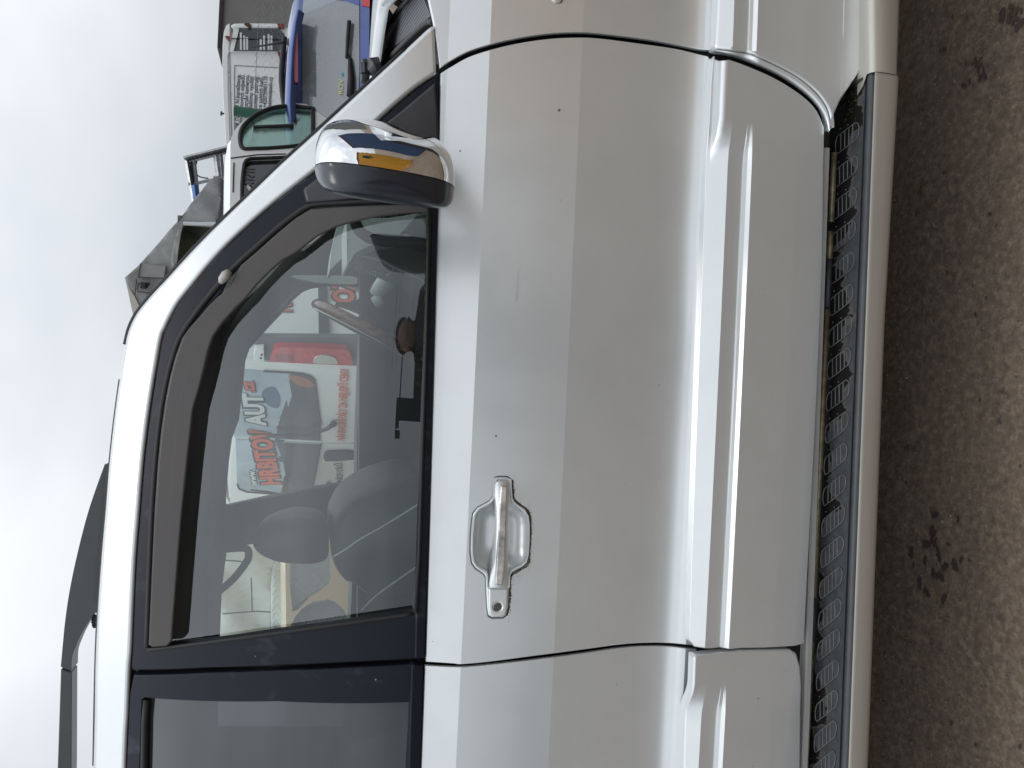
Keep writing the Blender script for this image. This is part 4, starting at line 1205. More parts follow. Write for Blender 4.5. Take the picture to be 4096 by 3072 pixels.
# near dash shapes visible at the front of the glass
cabpoly('dash_top_pad', spl([cd(460, 230), cd(600, 230), cd(1000, 240), cd(1500, 180), cd(1560, 400), cd(1200, 520), cd(900, 570), cd(700, 640), cd(560, 720), cd(500, 830), cd(460, 800), cd(452, 600)], 3, True), 1.78, 0.25, LITGR, dash, 0.012)
cabpoly('dash_side_pad', spl([cd(340, 290), cd(400, 260), cd(470, 260), cd(455, 500), cd(450, 700), cd(300, 860), cd(245, 915), cd(232, 860), cd(262, 620), cd(300, 450)], 3, True), 1.98, 0.2, LITGR, dash, 0.010)
cabpoly('instrument_hood', spl([cd(640, 720), cd(800, 640), cd(1000, 600), cd(1300, 640), cd(1600, 760), cd(1650, 1150), cd(1400, 1010), cd(1100, 870), cd(900, 790)], 3, True), 1.90, 0.3, MIDGR, dash, 0.01)
bm = bmesh.new()
tube(bm, [on_y(*p, 1.86) for p in spl([cd(520, 850), cd(510, 830), cd(560, 760), cd(620, 738), cd(900, 795), cd(1060, 880), cd(1300, 985), cd(1500, 1075)], 5)], 0.0035, 6)
tube(bm, [on_y(*p, 1.86) for p in spl([cd(1085, 890), cd(1070, 940), cd(990, 998)], 5)], 0.0035, 6)
for k in range(5):
    tube(bm, [on_y(*cd(735+38*k, 905+18*k), 1.9), on_y(*cd(715+38*k, 965+18*k), 1.9)], 0.0016, 5)
tube(bm, [on_y(*cd(740, 905), 1.9), on_y(*cd(920, 995), 1.9)], 0.0018, 5)
obj('dash_chrome_line', bm, ALU, dash, smooth=True)
# curved weather strip / near A-pillar foot inside the glass
bm = bmesh.new()
tube(bm, [on_y(*p, 1.62) for p in spl([cd(560, 230), cd(570, 300), cd(620, 400), cd(700, 470), cd(820, 525), cd(1000, 550), cd(1250, 560), cd(1500, 565)], 6)], 0.012, 8)
obj('door_seal', bm, RUBBER, suv, smooth=True)
cabpoly('door_speaker_panel', [cd(1370, 190), cd(1560, 150), cd(1560, 600), cd(1420, 530), cd(1280, 420), cd(1160, 440)], 1.66, 0.03, CLOTH, suv, 0.004)
# steering wheel: a true ring on the far side, seen almost edge-on
wc = on_y(*c4(1570, 770), 2.62)
wa = on_y(*c4(1140, 500), 2.50); wb = on_y(*c4(2000, 1030), 2.74)
axis_t = (wb-wa); R_ = 0.192
ax1 = Vector((axis_t.x, 0.0, axis_t.z)).normalized(); ax2 = Vector((0.05, 1, 0)).normalized()
wcen = (wa+wb)/2; wcen.y = 2.62
ring = [wcen + ax1*R_*math.cos(2*math.pi*k/48) + ax2*R_*math.sin(2*math.pi*k/48) for k in range(48)]
bm = bmesh.new(); tube(bm, ring, 0.0165, 10, closed=True)
sw = obj('steering_wheel', bm, DARKCL, suv, smooth=True); OFF[sw] = OFF[suv]
wdm = [wcen + ax1*R_*math.cos(a) + ax2*R_*math.sin(a) for a in [math.radians(180+12+k*5) for k in range(30)]]
bm = bmesh.new(); tube(bm, wdm, 0.0195, 10); obj('wood_rim', bm, WOOD, sw, smooth=True)
axn = ax1.cross(ax2).normalized()
if axn.x < 0: axn = -axn
bm = bmesh.new()
tube(bm, [wcen + axn*0.0, wcen+axn*0.05, wcen+axn*0.28], [0.06, 0.05, 0.035], 12)
for a in (20, 160, 270): tube(bm, [wcen+axn*0.01, wcen+ax1*R_*0.97*math.cos(math.radians(a))+ax2*R_*0.97*math.sin(math.radians(a))], 0.014, 6)
obj('wheel_hub', bm, DARKCL, sw, smooth=True)
cabpoly('steering_column_cowl', spl([c4(1290, 500), c4(1340, 490), c4(1440, 490), c4(1560, 430), c4(1700, 330), c4(2100, 330), c4(2150, 900), c4(1900, 850), c4(1640, 640), c4(1420, 540)], 3, True), 2.55, 0.12, MIDGR, dash, 0.02)
bm = bmesh.new()
tube(bm, [on_y(*c4(1650, 430), 2.3), on_y(*c4(1700, 380), 2.3), on_y(*c4(1800, 250), 2.3), on_y(*c4(1830, 190), 2.3)], [0.018, 0.026, 0.03, 0.02], 10)
tube(bm, [on_y(*c4(1650, 505), 2.3), on_y(*c4(1720, 460), 2.3)], [0.018, 0.022], 10)
obj('column_stalk', bm, LITGR, dash, smooth=True)
# centre mirror / sun visor band by the windscreen
cabpoly('sun_visor', spl([c4(860, 250), c4(1050, 240), c4(1450, 250), c4(1490, 300), c4(1460, 325), c4(1200, 318), c4(1050, 300)], 3, True), 2.35, 0.02, LITGR, suv, 0.006)

# seats (right front seat nearest)
def seat(Y0, Y1, dx, dz=0):
    s = bpy.data.objects.new('t', None); bpy.data.objects.remove(s)
    k = Y0/1.86
    def at(p, Y): return on_y(*p, Y)
    bm = bmesh.new()
    prof = spl([c5(1215, 900), c5(1208, 1050), c5(1240, 1160), c5(1300, 1230), c5(1345, 1240), c5(1500, 1330), c5(1900, 1330), c5(2400, 1200), c5(2400, 500), c5(1900, 520), c5(1780, 500), c5(1560, 560), c5(1400, 640), c5(1290, 740), c5(1240, 830)], 4, True)
    P_ = [on_y(*p, 1.86) for p in prof]
    c = sum(P_, Vector())/len(P_)
    rows = []
    for (t, s_) in ((0, 0.90), (0.06, 0.97), (0.18, 1.0), (0.5, 0.985), (0.82, 1.0), (0.94, 0.97), (1, 0.9)):
        rows.append([bm.verts.new(Vector((dx+c.x+(p.x-c.x)*s_, Y0+(Y1-Y0)*t, dz+c.z+(p.z-c.z)*s_))) for p in P_])
    for i in range(len(rows)-1):
        for j in range(len(P_)): bm.faces.new((rows[i][j], rows[i][(j+1) % len(P_)], rows[i+1][(j+1) % len(P_)], rows[i+1][j]))
    bm.faces.new(rows[0][::-1]); bm.faces.new(rows[-1])
    b = obj('seat_back', bm, DARKCL, suv, smooth=True); OFF[b] = OFF[suv]
    bm = bmesh.new()
    hp = spl([c5(650, 1040), c5(680, 980), c5(760, 915), c5(880, 868), c5(980, 850), c5(1120, 862), c5(1185, 900), c5(1205, 1000), c5(1205, 1120), c5(1160, 1175), c5(1050, 1187), c5(900, 1182), c5(780, 1160), c5(690, 1110)], 4, True)
    H_ = [on_y(*p, 1.86) for p in hp]; c = sum(H_, Vector())/len(H_)
    rows = []
    m_ = (Y0+Y1)/2; w = 0.13
    for (t, s_) in ((-1, 0.55), (-0.9, 0.85), (-0.6, 0.98), (0, 1.0), (0.6, 0.98), (0.9, 0.85), (1, 0.55)):
        rows.append([bm.verts.new(Vector((dx+c.x+(p.x-c.x)*s_, m_+w*t, dz+c.z+(p.z-c.z)*s_))) for p in H_])
    for i in range(len(rows)-1):
        for j in range(len(H_)): bm.faces.new((rows[i][j], rows[i][(j+1) % len(H_)], rows[i+1][(j+1) % len(H_)], rows[i+1][j]))
    bm.faces.new(rows[0][::-1]); bm.faces.new(rows[-1])
    obj('headrest', bm, DARKCL, b, smooth=True)
    for yy in (-0.07, 0.07):
        bm = bmesh.new()
        A = on_y(*c5(1150, 1000 if yy < 0 else 1060), 1.86); B = on_y(*c5(1290, 1010 if yy < 0 else 1075), 1.86)
        tube(bm, [Vector((A.x+dx, m_+yy, A.z+dz)), Vector((B.x+dx, m_+yy, B.z+dz))], 0.006, 8)
        obj('headrest_post', bm, STEEL, b, smooth=True)
    return b
sb = seat(1.86, 2.32, 0.0)
bm = bmesh.new()
tube(bm, [on_y(*p, 1.735) for p in spl([c5(1215, 1040), c5(1300, 990), c5(1400, 920), c5(1560, 830), c5(1800, 680)], 6)], 0.0022, 5)
tube(bm, [on_y(*p, 1.72) for p in spl([c5(1400, 1400), c5(1500, 1300), c5(1650, 1190), c5(1780, 1100)], 6)], 0.0025, 5)
obj('seat_piping', bm, LITGR, sb, smooth=True)
# grab strap / belt loop
bm = bmesh.new()
tube(bm, [on_y(*p, 2.1) for p in spl([c5(380, 1010), c5(500, 990), c5(600, 982), c5(645, 990), c5(655, 1030), c5(640, 1075), c5(560, 1180), c5(470, 1260), c5(400, 1310)], 6)], 0.019, 8, flat=0.5)
obj('belt_strap', bm, RUBBER, suv, smooth=True)
# far B-pillar
cabpoly('far_pillar_trim', [c5(1380, 540), c5(1080, 590), c5(700, 670), c5(500, 712), c5(380, 720), c5(380, 980), c5(500, 970), c5(745, 915), c5(1000, 885), c5(1385, 850)], YF-0.16, 0.05, MIDGR, suv, 0.012)
cabpoly('far_door_card', [c5(1390, -900), c5(1388, 536), c5(1380, 850), c5(1372, 2000), c5(2600, 2000), c5(2600, -900)], YF-0.12, 0.05, MIDGR, suv, 0.010)
for dx_ in (-0.0,):
    pass
# ------------------------------------------------------------------ things beyond the silver car
def car_wheel(par, x, y, z, r, axis='Y', w=0.2):
    bm = bmesh.new()
    R = Matrix.Rotation(math.pi/2, 4, 'X') if axis == 'Y' else Matrix.Rotation(math.pi/2, 4, 'Y')
    M = Matrix.Translation((x, y, z)) @ R
    rows = []
    for rr, d in [(r*0.6, w*0.5), (r*0.93, w*0.5), (r, w*0.38), (r, -w*0.38), (r*0.93, -w*0.5), (r*0.6, -w*0.5)]:
        rows.append([bm.verts.new(M @ Vector((rr*math.cos(2*math.pi*k/28), rr*math.sin(2*math.pi*k/28), d))) for k in range(28)])
    for i in range(5):
        for k in range(28): bm.faces.new((rows[i][k], rows[i][(k+1) % 28], rows[i+1][(k+1) % 28], rows[i+1][k]))
    t = obj('wheel', bm, RUBBER, par, angle=40); OFF[t] = OFF[par]
    bm = bmesh.new(); bmesh.ops.create_cone(bm, cap_ends=True, segments=28, radius1=r*0.6, radius2=r*0.6, depth=w*0.8, matrix=M)
    obj('rim', bm, ALU, t, angle=40)

# ---- blue estate seen from behind
YB = 6.1
XB = on_y(*c1(840, 585), YB).x; 
blue = thing('blue_car', 'blue estate car with roof rails, seen from behind past the bonnet', 'car', (XB, YB+2, 0))
def bz_(px): return on_y(px/K, 264/K, YB).z
zt = bz_(800+745/2.212); 
hwr = XB - on_y(*c1(895, 1210), YB).x
half = [(0.0, zt+0.01), (hwr*0.5, zt+0.003), (hwr*0.85, zt-0.025), (hwr*1.0, zt-0.06), (hwr*1.06, zt-0.11), (hwr*1.16, zt-0.25), (hwr*1.38, zt-0.52), (hwr*1.45, zt-0.60), (hwr*1.49, 0.75), (hwr*1.47, 0.45), (hwr*1.38, 0.28)]
bm = bmesh.new(); rows = []
secs = [(0.22, 0.55, 0.97), (0.0, 1, 1), (0.5, 1, 1), (1.5, 1.0, 1.01), (2.3, 1.0, 1.01)]
def ring_at(Y, sx, sz, dz=0):
    k = (Y-YB)*0.5
    r = [(XB+k-x*sx, Y, 0.28+(z-0.28)*sz+dz) for x, z in half[::-1]] + [(XB+k+x*sx, Y, 0.28+(z-0.28)*sz+dz) for x, z in half[1:]]
    return [bm.verts.new(p) for p in r]
def rear_y(z):   # hatch leans forward above the waist
    return YB + (0.02 if z < 0.95 else 0.02+(z-0.95)*0.55)
r0 = []
for x, z in [(-a, b) for a, b in half[::-1]] + [(a, b) for a, b in half[1:]]:
    r0.append(bm.verts.new((XB+x*0.985, rear_y(z), z)))
rows = [r0, ring_at(YB+0.55, 1, 1), ring_at(YB+1.6, 1, 1.01), ring_at(YB+2.4, 1.0, 1.0)]
for i in range(len(rows)-1):
    for k in range(len(r0)-1): bm.faces.new((rows[i][k], rows[i][k+1], rows[i+1][k+1], rows[i+1][k]))
# nose
rows2 = [rows[-1]]
def nose(Y, zt2, s):
    return [bm.verts.new((XB+(Y-YB)*0.5+x*s, Y, min(z, zt2))) for x, z in [(-a, b) for a, b in half[::-1]] + [(a, b) for a, b in half[1:]]]
rows2 += [nose(YB+3.1, 1.0, 0.99), nose(YB+3.9, 0.88, 0.95), nose(YB+4.1, 0.6, 0.85)]
for i in range(3):
    for k in range(len(r0)-1):
        if i == 0 and half[0][1] and 0: continue
        bm.faces.new((rows2[i][k], rows2[i][k+1], rows2[i+1][k+1], rows2[i+1][k]))
body_o = obj('body', bm, BLUE, blue, angle=45); OFF[body_o] = OFF[blue]
def rearp(x, y):   # pixel on to the sloping tailgate
    r = ray(x, y); t = YB
    for _ in range(20):
        p = CAM + r*(t/r.y); t = rear_y(p.z) - 0.004
    return CAM + r*(t/r.y)
def gatepoly(name, pts, mat, par, out=0.0, th=0.02):
    bm = bmesh.new(); prism(bm, [rearp(*p)+Vector((0, -out, 0)) for p in pts], Vector((0, th, 0)))
    return obj(name, bm, mat, par)
# tailgate skin with the window opening
gb = [c1(880, 1190), c1(870, 900), c1(862, 585), c1(862, 200), c1(880, -60), c1(1420, -60), c1(1500, 60), c1(1495, 585), c1(1480, 900), c1(1470, 1400), c1(1300, 1400)]
opn = [c1(905, 1190), c1(903, 900), c1(900, 585), c1(905, 100), c1(930, 0), c1(950, -25), c1(1050, -10), c1(1250, 20), c1(1345, 60), c1(1410, 70), c1(1408, 585), c1(1395, 900), c1(1380, 1180), c1(1350, 1260), c1(1000, 1260)]
opn = [c1(905, 1190), c1(903, 900), c1(900, 585), c1(902, 60), c1(915, -40), c1(1000, -30), c1(1300, 10), c1(1420, 55), c1(1412, 585), c1(1395, 900), c1(1380, 1180), c1(1350, 1260), c1(1000, 1230)]
bm = bmesh.new()
A = [rearp(*p) for p in gb]; B = [rearp(*p) for p in opn]
flat = A+B; V = [bm.verts.new(p) for p in flat]
for t in tessellate_polygon([[Vector((p.x, p.z, 0)) for p in A], [Vector((p.x, p.z, 0)) for p in B]]):
    try: bm.faces.new([V[k] for k in t])
    except ValueError: pass
gate = obj('tailgate', bm, BLUE, blue); OFF[gate] = OFF[blue]
gatepoly('rear_window', opn, HATCHGL, gate, -0.003, 0.004)
gatepoly('brake_lamp', [c1(828, 372), c1(838, 362), c1(862, 375), c1(866, 585), c1(866, 795), c1(848, 800), c1(838, 780), c1(830, 585)], simple('brake_lamp_lens', (0.20, 0.008, 0.014), 0.3), gate, 0.17, 0.06)
gatepoly('tail_lamp', [c1(1432, -60), c1(1432, 55), c1(1500, 65), c1(1502, -60)], RED, blue, 0.012, 0.03)
gatepoly('lower_gate_line', [c1(1408, -60), c1(1410, 700), c1(1370, 1300), c1(1374, 1300), c1(1414, 700), c1(1412, -60)], RUBBER, gate, 0.003, 0.004)
bm = bmesh.new()
tube(bm, [rearp(*p)+Vector((0, -0.02, 0)) for p in [c1(1330, 860), c1(1335, 700), c1(1325, 540), c1(1305, 490)]], [0.03, 0.026, 0.016, 0.012], 8)
tube(bm, [rearp(*p)+Vector((0, -0.03, 0)) for p in [c1(1296, 530), c1(1305, 360), c1(1318, 200)]], [0.013, 0.018, 0.018], 6)
obj('rear_wiper', bm, RUBBER, gate, smooth=True)
pr = rearp(*c1(1262, 870)); pe = rearp(*c1(1245, 700))
text('window_sticker', 'ROV', YINK, gate, rearp(*c1(1262, 840))+Vector((0, -0.006, 0)), (1, 0, 0), (0, 0.4, 1), 0.055, width=(rearp(*c1(1262, 705))-rearp(*c1(1262, 840))).length)
bm = bmesh.new(); bmesh.ops.create_icosphere(bm, subdivisions=2, radius=0.016, matrix=Matrix.Translation(rearp(*c1(1262, 660))) @ Matrix.Diagonal((1, .2, 1, 1)))
obj('round_sticker', bm, simple('cyan_sticker', (0.1, 0.4, 0.5), 0.4), gate, smooth=True)
# spoiler, rails, antenna
bm = bmesh.new(); pts = []
for x in [-1, -0.8, -0.4, 0, 0.4, 0.8, 1]:
    pts.append((XB+x*hwr*0.98, 0.035*abs(x)**3))
rows = []
for x, d in pts:
    rows.append([bm.verts.new((x, YB+0.33+d*0, zt-0.005-d)), bm.verts.new((x, YB+0.20, zt-0.035-d)), bm.verts.new((x, YB+0.19, zt-0.055-d)), bm.verts.new((x, YB+0.24, zt-0.09-d))])
for i in range(len(rows)-1):
    for k in range(3): bm.faces.new((rows[i][k], rows[i+1][k], rows[i+1][k+1], rows[i][k+1]))
obj('spoiler', bm, BLUE, gate, smooth=True)
for s in (-1,):
    rp = [on_y(*p, YB+0.75) for p in spl([c1(860, 1110), c1(800, 1030), c1(755, 950), c1(735, 850), c1(722, 700), c1(728, 560), c1(738, 430), c1(748, 330)], 5)]
    bm = bmesh.new(); tube(bm, rp, 0.024, 8); obj('roof_rail', bm, RUBBER, blue, smooth=True)
    bm = bmesh.new(); tube(bm, [on_y(*c1(735, 750), YB+0.75), on_y(*c1(775, 790), YB+0.75)], 0.02, 6); obj('rail_foot', bm, RUBBER, blue, smooth=True)
bm = bmesh.new()
tube(bm, [on_y(*c1(820, 380), YB+0.4), on_y(*c1(765, 372), YB+0.4)], [0.06, 0.02], 8)
tube(bm, [on_y(*c1(765, 372), YB+0.4), on_y(*c1(720, 378), YB+0.4), on_y(*c1(440, 422), YB+0.4)], [0.02, 0.010, 0.005], 6)
obj('roof_antenna', bm, RUBBER, blue, smooth=True)
# seats inside
for k, (a, b, w) in enumerate([(c1(1060, 200), c1(1300, 430), 0.1), (c1(930, 330), c1(1160, 520), 0.1)]):
    bm = bmesh.new(); p = on_y(*a, YB+0.9); 
    bmesh.ops.create_icosphere(bm, subdivisions=3, radius=1, matrix=Matrix.Translation(on_y(*c1(1090, 190 + 330*k), YB+0.9)) @ Matrix.Diagonal((0.20, 0.08, 0.16, 1)))
    bmesh.ops.create_icosphere(bm, subdivisions=3, radius=1, matrix=Matrix.Translation(on_y(*c1(1330, 220 + 330*k), YB+0.9)) @ Matrix.Diagonal((0.34, 0.12, 0.42, 1)))
    obj('seat', bm, CLOTH, blue, smooth=True)
bm = bmesh.new(); box(bm, (XB-0.75, YB+0.8, 0.4), (XB+0.75, YB+1.0, 1.0)); box(bm, (XB-0.8, YB+0.05, 0.38), (XB+0.8, YB+2.4, 0.42))
obj('load_bay', bm, MIDGR, blue)
bm = bmesh.new(); box(bm, (XB-0.78, YB-0.05, 0.35), (XB+0.78, YB+0.1, 0.68), 0.04); obj('bumper', bm, BLUE, blue, angle=40)
for sx in (-0.72, 0.72):
    for dy in (0.75, 3.2): car_wheel(blue, XB+sx+dy*0.5, YB+dy, 0.31, 0.31, 'X', 0.2)

# ---- big white van with lettered side, standing behind the fence
YV = 12.2
xr_ = on_y(*c1(400, 460), YV).x
bv = thing('high_roof_van', 'tall white van with lines of dark Czech lettering behind the wire fence', 'van', (xr_, YV+1, 0))
def yp(name, pts, mat, par, Y=7.4, th=0.05, bev=0.0):
    bm = bmesh.new(); prism(bm, [on_y(x, y, Y) for x, y in pts], Vector((0, th, 0)))
    o = obj(name, bm, mat, par, angle=35)
    if bev: m_ = o.modifiers.new('b', 'BEVEL'); m_.width = bev; m_.segments = 3; m_.limit_method = 'ANGLE'
    return o
def vp(name, pts, mat, par=bv, Y=YV, th=0.03, bev=0.0): return yp(name, pts, mat, par, Y, th, bev)
side = [c1(262, 452), c1(245, 470), c1(225, 500), c1(215, 600), c1(218, 800), c1(235, 1100), c1(250, 1260), c1(280, 1600), c1(300, 2000), c1(1300, 2000), c1(1300, 460), c1(690, 455)]
vs_ = vp('side_wall', side, WHITE, bv, YV, 0.06, 0.0); OFF[vs_] = OFF[bv]
rf_ = vp('roof', [c1(262, 205), c1(232, 225), c1(212, 280), c1(200, 400), c1(198, 600), c1(204, 850), c1(225, 1180), c1(240, 1500), c1(255, 2000), c1(310, 2000), c1(285, 1500), c1(262, 1180), c1(248, 800), c1(246, 500), c1(258, 440), c1(262, 420)], WHITE, bv, YV-0.02, 1.9, 0.06)
# raised panel line and seam
bm = bmesh.new(); tube(bm, [on_y(*p, YV-0.005) for p in spl([c1(305, 1200), c1(304, 700), c1(308, 590), c1(320, 580), c1(500, 590), c1(760, 600)], 4)], 0.006, 5)
tube(bm, [on_y(*p, YV-0.005) for p in [c1(262, 460), c1(268, 800), c1(282, 1250)]], 0.006, 5)
tube(bm, [on_y(*p, YV-0.006) for p in [c1(205, 635), c1(260, 640)]], 0.004, 5)
obj('panel_seam', bm, simple('seam_grey', (0.25, 0.26, 0.26), 0.6), bv)
# rear end set obliquely: corner at crop y 455, far edge y 205
pc = on_y(*c1(480, 455), YV); 
bk = lambda p, d=0.0: on_y(*p, YV-0.03-d)
rear = vp('rear_doors', [c1(262, 455), c1(300, 240), c1(330, 238), c1(700, 240), c1(745, 245), c1(1300, 250), c1(1300, 462), c1(690, 456)], WHITE, bv, YV-0.05, 0.05)
OFF[rear] = OFF[bv]
vp('rear_window', [c1(302, 448), c1(348, 243), c1(690, 248), c1(745, 300), c1(745, 400), c1(690, 452)], PRIV, rear, YV-0.07, 0.015)
vp('rear_frame', [c1(268, 225), c1(300, 240), c1(348, 243), c1(700, 246), c1(690, 208), c1(440, 204), c1(300, 208)], WHITE, rear, YV-0.09, 0.1, 0.02)
vp('door_split', [c1(280, 336), c1(745, 345), c1(745, 351), c1(280, 342)], RUBBER, rear, YV-0.09, 0.02)
vp('pillar_strip', [c1(345, 262), c1(352, 245), c1(304, 448), c1(298, 448)], RUBBER, rear, YV-0.09, 0.02)
vp('tail_lamp', [c1(690, 208), c1(745, 210), c1(745, 245), c1(694, 243)], DRED, rear, YV-0.11, 0.1)
vp('tail_lamp', [c1(682, 458), c1(700, 500), c1(760, 520), c1(760, 462)], DRED, rear, YV-0.11, 0.1)
vp('roof_marker_lamp', [c1(220, 322), c1(232, 316), c1(265, 320), c1(268, 352), c1(250, 354), c1(230, 335)], DRED, rear, YV-0.09, 0.05)
vp('door_hinge', [c1(390, 212), c1(395, 203), c1(440, 205), c1(455, 228), c1(440, 245)], GRIME, rear, YV-0.12, 0.04)
for k, (a, b, n_) in enumerate([(385, 1, 11), (415, 1, 9), (440, 1, 8), (560, 1, 7), (590, 1, 9), (630, 1, 10), (655, 1, 9)]):
    bm = bmesh.new()
    for j in range(n_):
        q0 = 440-j*14
        p0, p1 = on_y(*c1(a-32, q0), YV-0.085), on_y(*c1(a-14, q0-9), YV-0.08)
        box(bm, (min(p0.x, p1.x), YV-0.09, min(p0.z, p1.z)), (max(p0.x, p1.x), YV-0.075, max(p0.z, p1.z)))
    o = obj('rear_lettering', bm, PALEINK, rear); o['kind'] = 'stuff'
lines = [(357, 'Havarijní a krtkové čištění hl.kanalizace.', 660), (395, 'Čištění bytových odpadů.', 662), (435, 'Prohlídka potrubí kamerou.', 664), (473, 'Kal k dalšímu využití', 680), (517, 'Frézování potrubí.', 675), (560, 'Likvidace tuhých kalů,', 680), (600, '+420739901110', 680), (641, 'www.cisteniodpadu.cz', 682)]
for cx, s, cy in lines:
    p = on_y(*c1(cx, cy), YV-0.006)
    per = 0.0
    wpx = {'+420739901110': 275}.get(s, len(s)*19.5)
    L_ = (on_y(*c1(cx, cy+wpx), YV)-on_y(*c1(cx, cy), YV)).length
    t = text('side_lettering', s, INK, vs_, p-Vector((L_, 0, 0.0)), (1, 0, 0), (0, 0, 1), 0.082, width=L_, bold=0.0008)
# broader words low on the side, seen through the white van's cab
for cx, cy, s, w_ in [(512, 1335, 'přeč jímek', 190), (592, 1200, 'Sani', 70)]:
    p = on_y(*c1(cx, cy), YV-0.006); q = on_y(*c1(cx, cy-w_), YV-0.006)
    text('side_lettering', s, INK, vs_, p, (1, 0, 0), (0, 0, 1), 0.10, width=(q-p).length, bold=0.001)
bm = bmesh.new(); tube(bm, [on_y(*c1(235, 1005), YV+0.5), on_y(*c1(195, 1005), YV+0.5)], 0.014, 6); tube(bm, [on_y(*c1(195, 1005), YV+0.5), on_y(*c1(182, 1003), YV+0.5)], 0.035, 6)
obj('roof_vent', bm, RUBBER, bv)
bm = bmesh.new()
prism(bm, [on_y(*p, YV+0.8) for p in [c1(250, 1140), c1(232, 1235), c1(255, 1262), c1(262, 1200)]], Vector((0, 0.6, 0)))
obj('roof_box', bm, simple('roof_box_grey', (0.2, 0.2, 0.2), 0.6), bv)
for cy in (900, 3600):
    p = on_y(*c1(1200, cy), YV); car_wheel(bv, p.x, YV+0.3, 0.36, 0.36, 'Y', 0.24)

# ---- grey hall far behind
YG = 30
a, b = on_y(*c1(188, -400), YG), on_y(*c1(225, 420), YG)
hall = thing('grey_hall', 'plain grey clad hall behind the tall white van', 'building', ((a.x+b.x)/2, YG, 0))
bm = bmesh.new(); box(bm, (b.x, YG, 0), (a.x+12, YG+14, (a.z+b.z)/2)); h1 = obj('wall', bm, WALLG, hall)
bm = bmesh.new(); box(bm, (b.x-0.1, YG-0.12, (a.z+b.z)/2), (a.x+12.2, YG+14.2, (a.z+b.z)/2+0.12)); obj('roof_edge', bm, RUBBER, hall)

# ---- chain-link fence and its green post
YF2 = 10.6
def chainlink(bm, xa, xb, z0, z1, Y, pitch=0.065, r=0.0016, seg=3, wob=0.0):
    n = int((xb-xa)/pitch)
    h = z1-z0; per = pitch*1.05
    nr = int(h/(per/2))
    rr = random.Random(1)
    for i in range(n+1):
        x = xa+i*pitch
        pts = []
        for j in range(nr+1):
            s = 1 if j % 2 else -1
            pts.append((x + s*pitch/2*1.06, Y + s*0.003, z1 - j*per/2))
        tube(bm, pts, r, seg)
xa, xb = on_y(*c1(485, 1300), YF2).x, on_y(*c1(485, -120), YF2).x
zt2 = on_y(*c1(480, 500), YF2).z
cf_ = thing('chain_link_fence', 'galvanised chain-link fence with green posts in front of the lettered van', 'fence', ((xa+xb)/2, YF2, 0))
bm = bmesh.new(); chainlink(bm, xa-1.5, xb+0.5, 0.02, zt2, YF2, 0.105, 0.0026)
o = obj('wire_mesh', bm, WIRE, cf_); o['kind'] = 'stuff'
bm = bmesh.new(); tube(bm, [(xa-1.5, YF2, zt2-0.03), (xb+0.5, YF2, zt2-0.03)], 0.0035, 5); tube(bm, [(xa-1.5, YF2, 1.0), (xb+0.5, YF2, 1.0)], 0.003, 5)
obj('tension_wire', bm, WIRE, cf_)['kind'] = 'stuff'
p = on_y(*c1(310, 982), YF2-0.06)
bm = bmesh.new(); tube(bm, [(p.x, YF2-0.06, 0), (p.x, YF2-0.06, p.z)], 0.065, 12); obj('fence_post', bm, GREEN, cf_, angle=40)
bm = bmesh.new(); tube(bm, [(p.x, YF2-0.06, p.z), (p.x, YF2-0.06, p.z+0.012)], 0.069, 12); obj('post_cap', bm, GREEN, cf_, angle=40)
bm = bmesh.new(); tube(bm, [(xb+0.3, YF2-0.06, 0), (xb+0.3, YF2-0.06, p.z)], 0.055, 12); obj('fence_post', bm, GREEN, cf_, angle=40)
# ---- lattice hoist frame
YL = 10.0
pL = on_y(*c2(700, 280), YL)
lf = thing('lattice_frame', 'weathered aluminium lattice frame rising behind the grey canopy', 'scaffold', (pL.x, YL, 0))
def bar(name, a, b, w, mat=ALU, par=lf, Y=YL, dy=0.0, d=None):
    A, B = on_y(*a, Y+dy), on_y(*b, Y+dy)
    bm = bmesh.new(); tube(bm, [A, B], w, 4 if d is None else d); return obj(name, bm, mat, par)
bar('chord', c2(655, 262), c2(1012, 175), 0.030); bar('chord', c2(690, 285), c2(1014, 205), 0.022)
bar('chord', c2(678, 270), c2(735, 602), 0.026); bar('chord', c2(735, 275), c2(765, 560), 0.022)
bar('chord', c2(712, 280), c2(745, 575), 0.016, PLASTIC)
for k in range(13):
    a = (672+26*k, 268-6.4*k); b = (685+26*k, 282-6.4*k); c = (698+26*k, 262-6.4*k)
    bar('lattice_strut', c2(*a), c2(*b), 0.010, RUBBER, dy=-0.03); bar('lattice_strut', c2(*b), c2(*c), 0.010, RUBBER, dy=-0.03)
for k in range(14):
    a = (682+4*k, 290+22*k); b = (702+4*k, 300+22*k); c = (686+4*k, 311+22*k)
    bar('lattice_strut', c2(*a), c2(*b), 0.010, RUBBER, dy=-0.03); bar('lattice_strut', c2(*b), c2(*c), 0.010, RUBBER, dy=-0.03)
bar('cross_bar', c2(905, 235), c2(928, 402), 0.034); bar('cross_bar', c2(938, 230), c2(955, 405), 0.030)
bar('cross_bar', c2(885, 412), c2(955, 405), 0.022); bar('cross_bar', c2(950, 410), c2(1016, 392), 0.022)
bar('cross_bar', c2(755, 455), c2(872, 428), 0.020); bar('cross_bar', c2(690, 462), c2(770, 456), 0.026)
bar('blue_panel', c2(738, 470), c2(752, 575), 0.036, simple('blue_paint', (0.04, 0.13, 0.35), 0.5), dy=-0.04)
bm = bmesh.new(); tube(bm, [on_y(*p, YL) for p in spl([c2(757, 280), c2(745, 340), c2(760, 390), c2(800, 410), c2(845, 415)], 6)], 0.008, 5); obj('cable', bm, DKWIRE, lf, smooth=True)

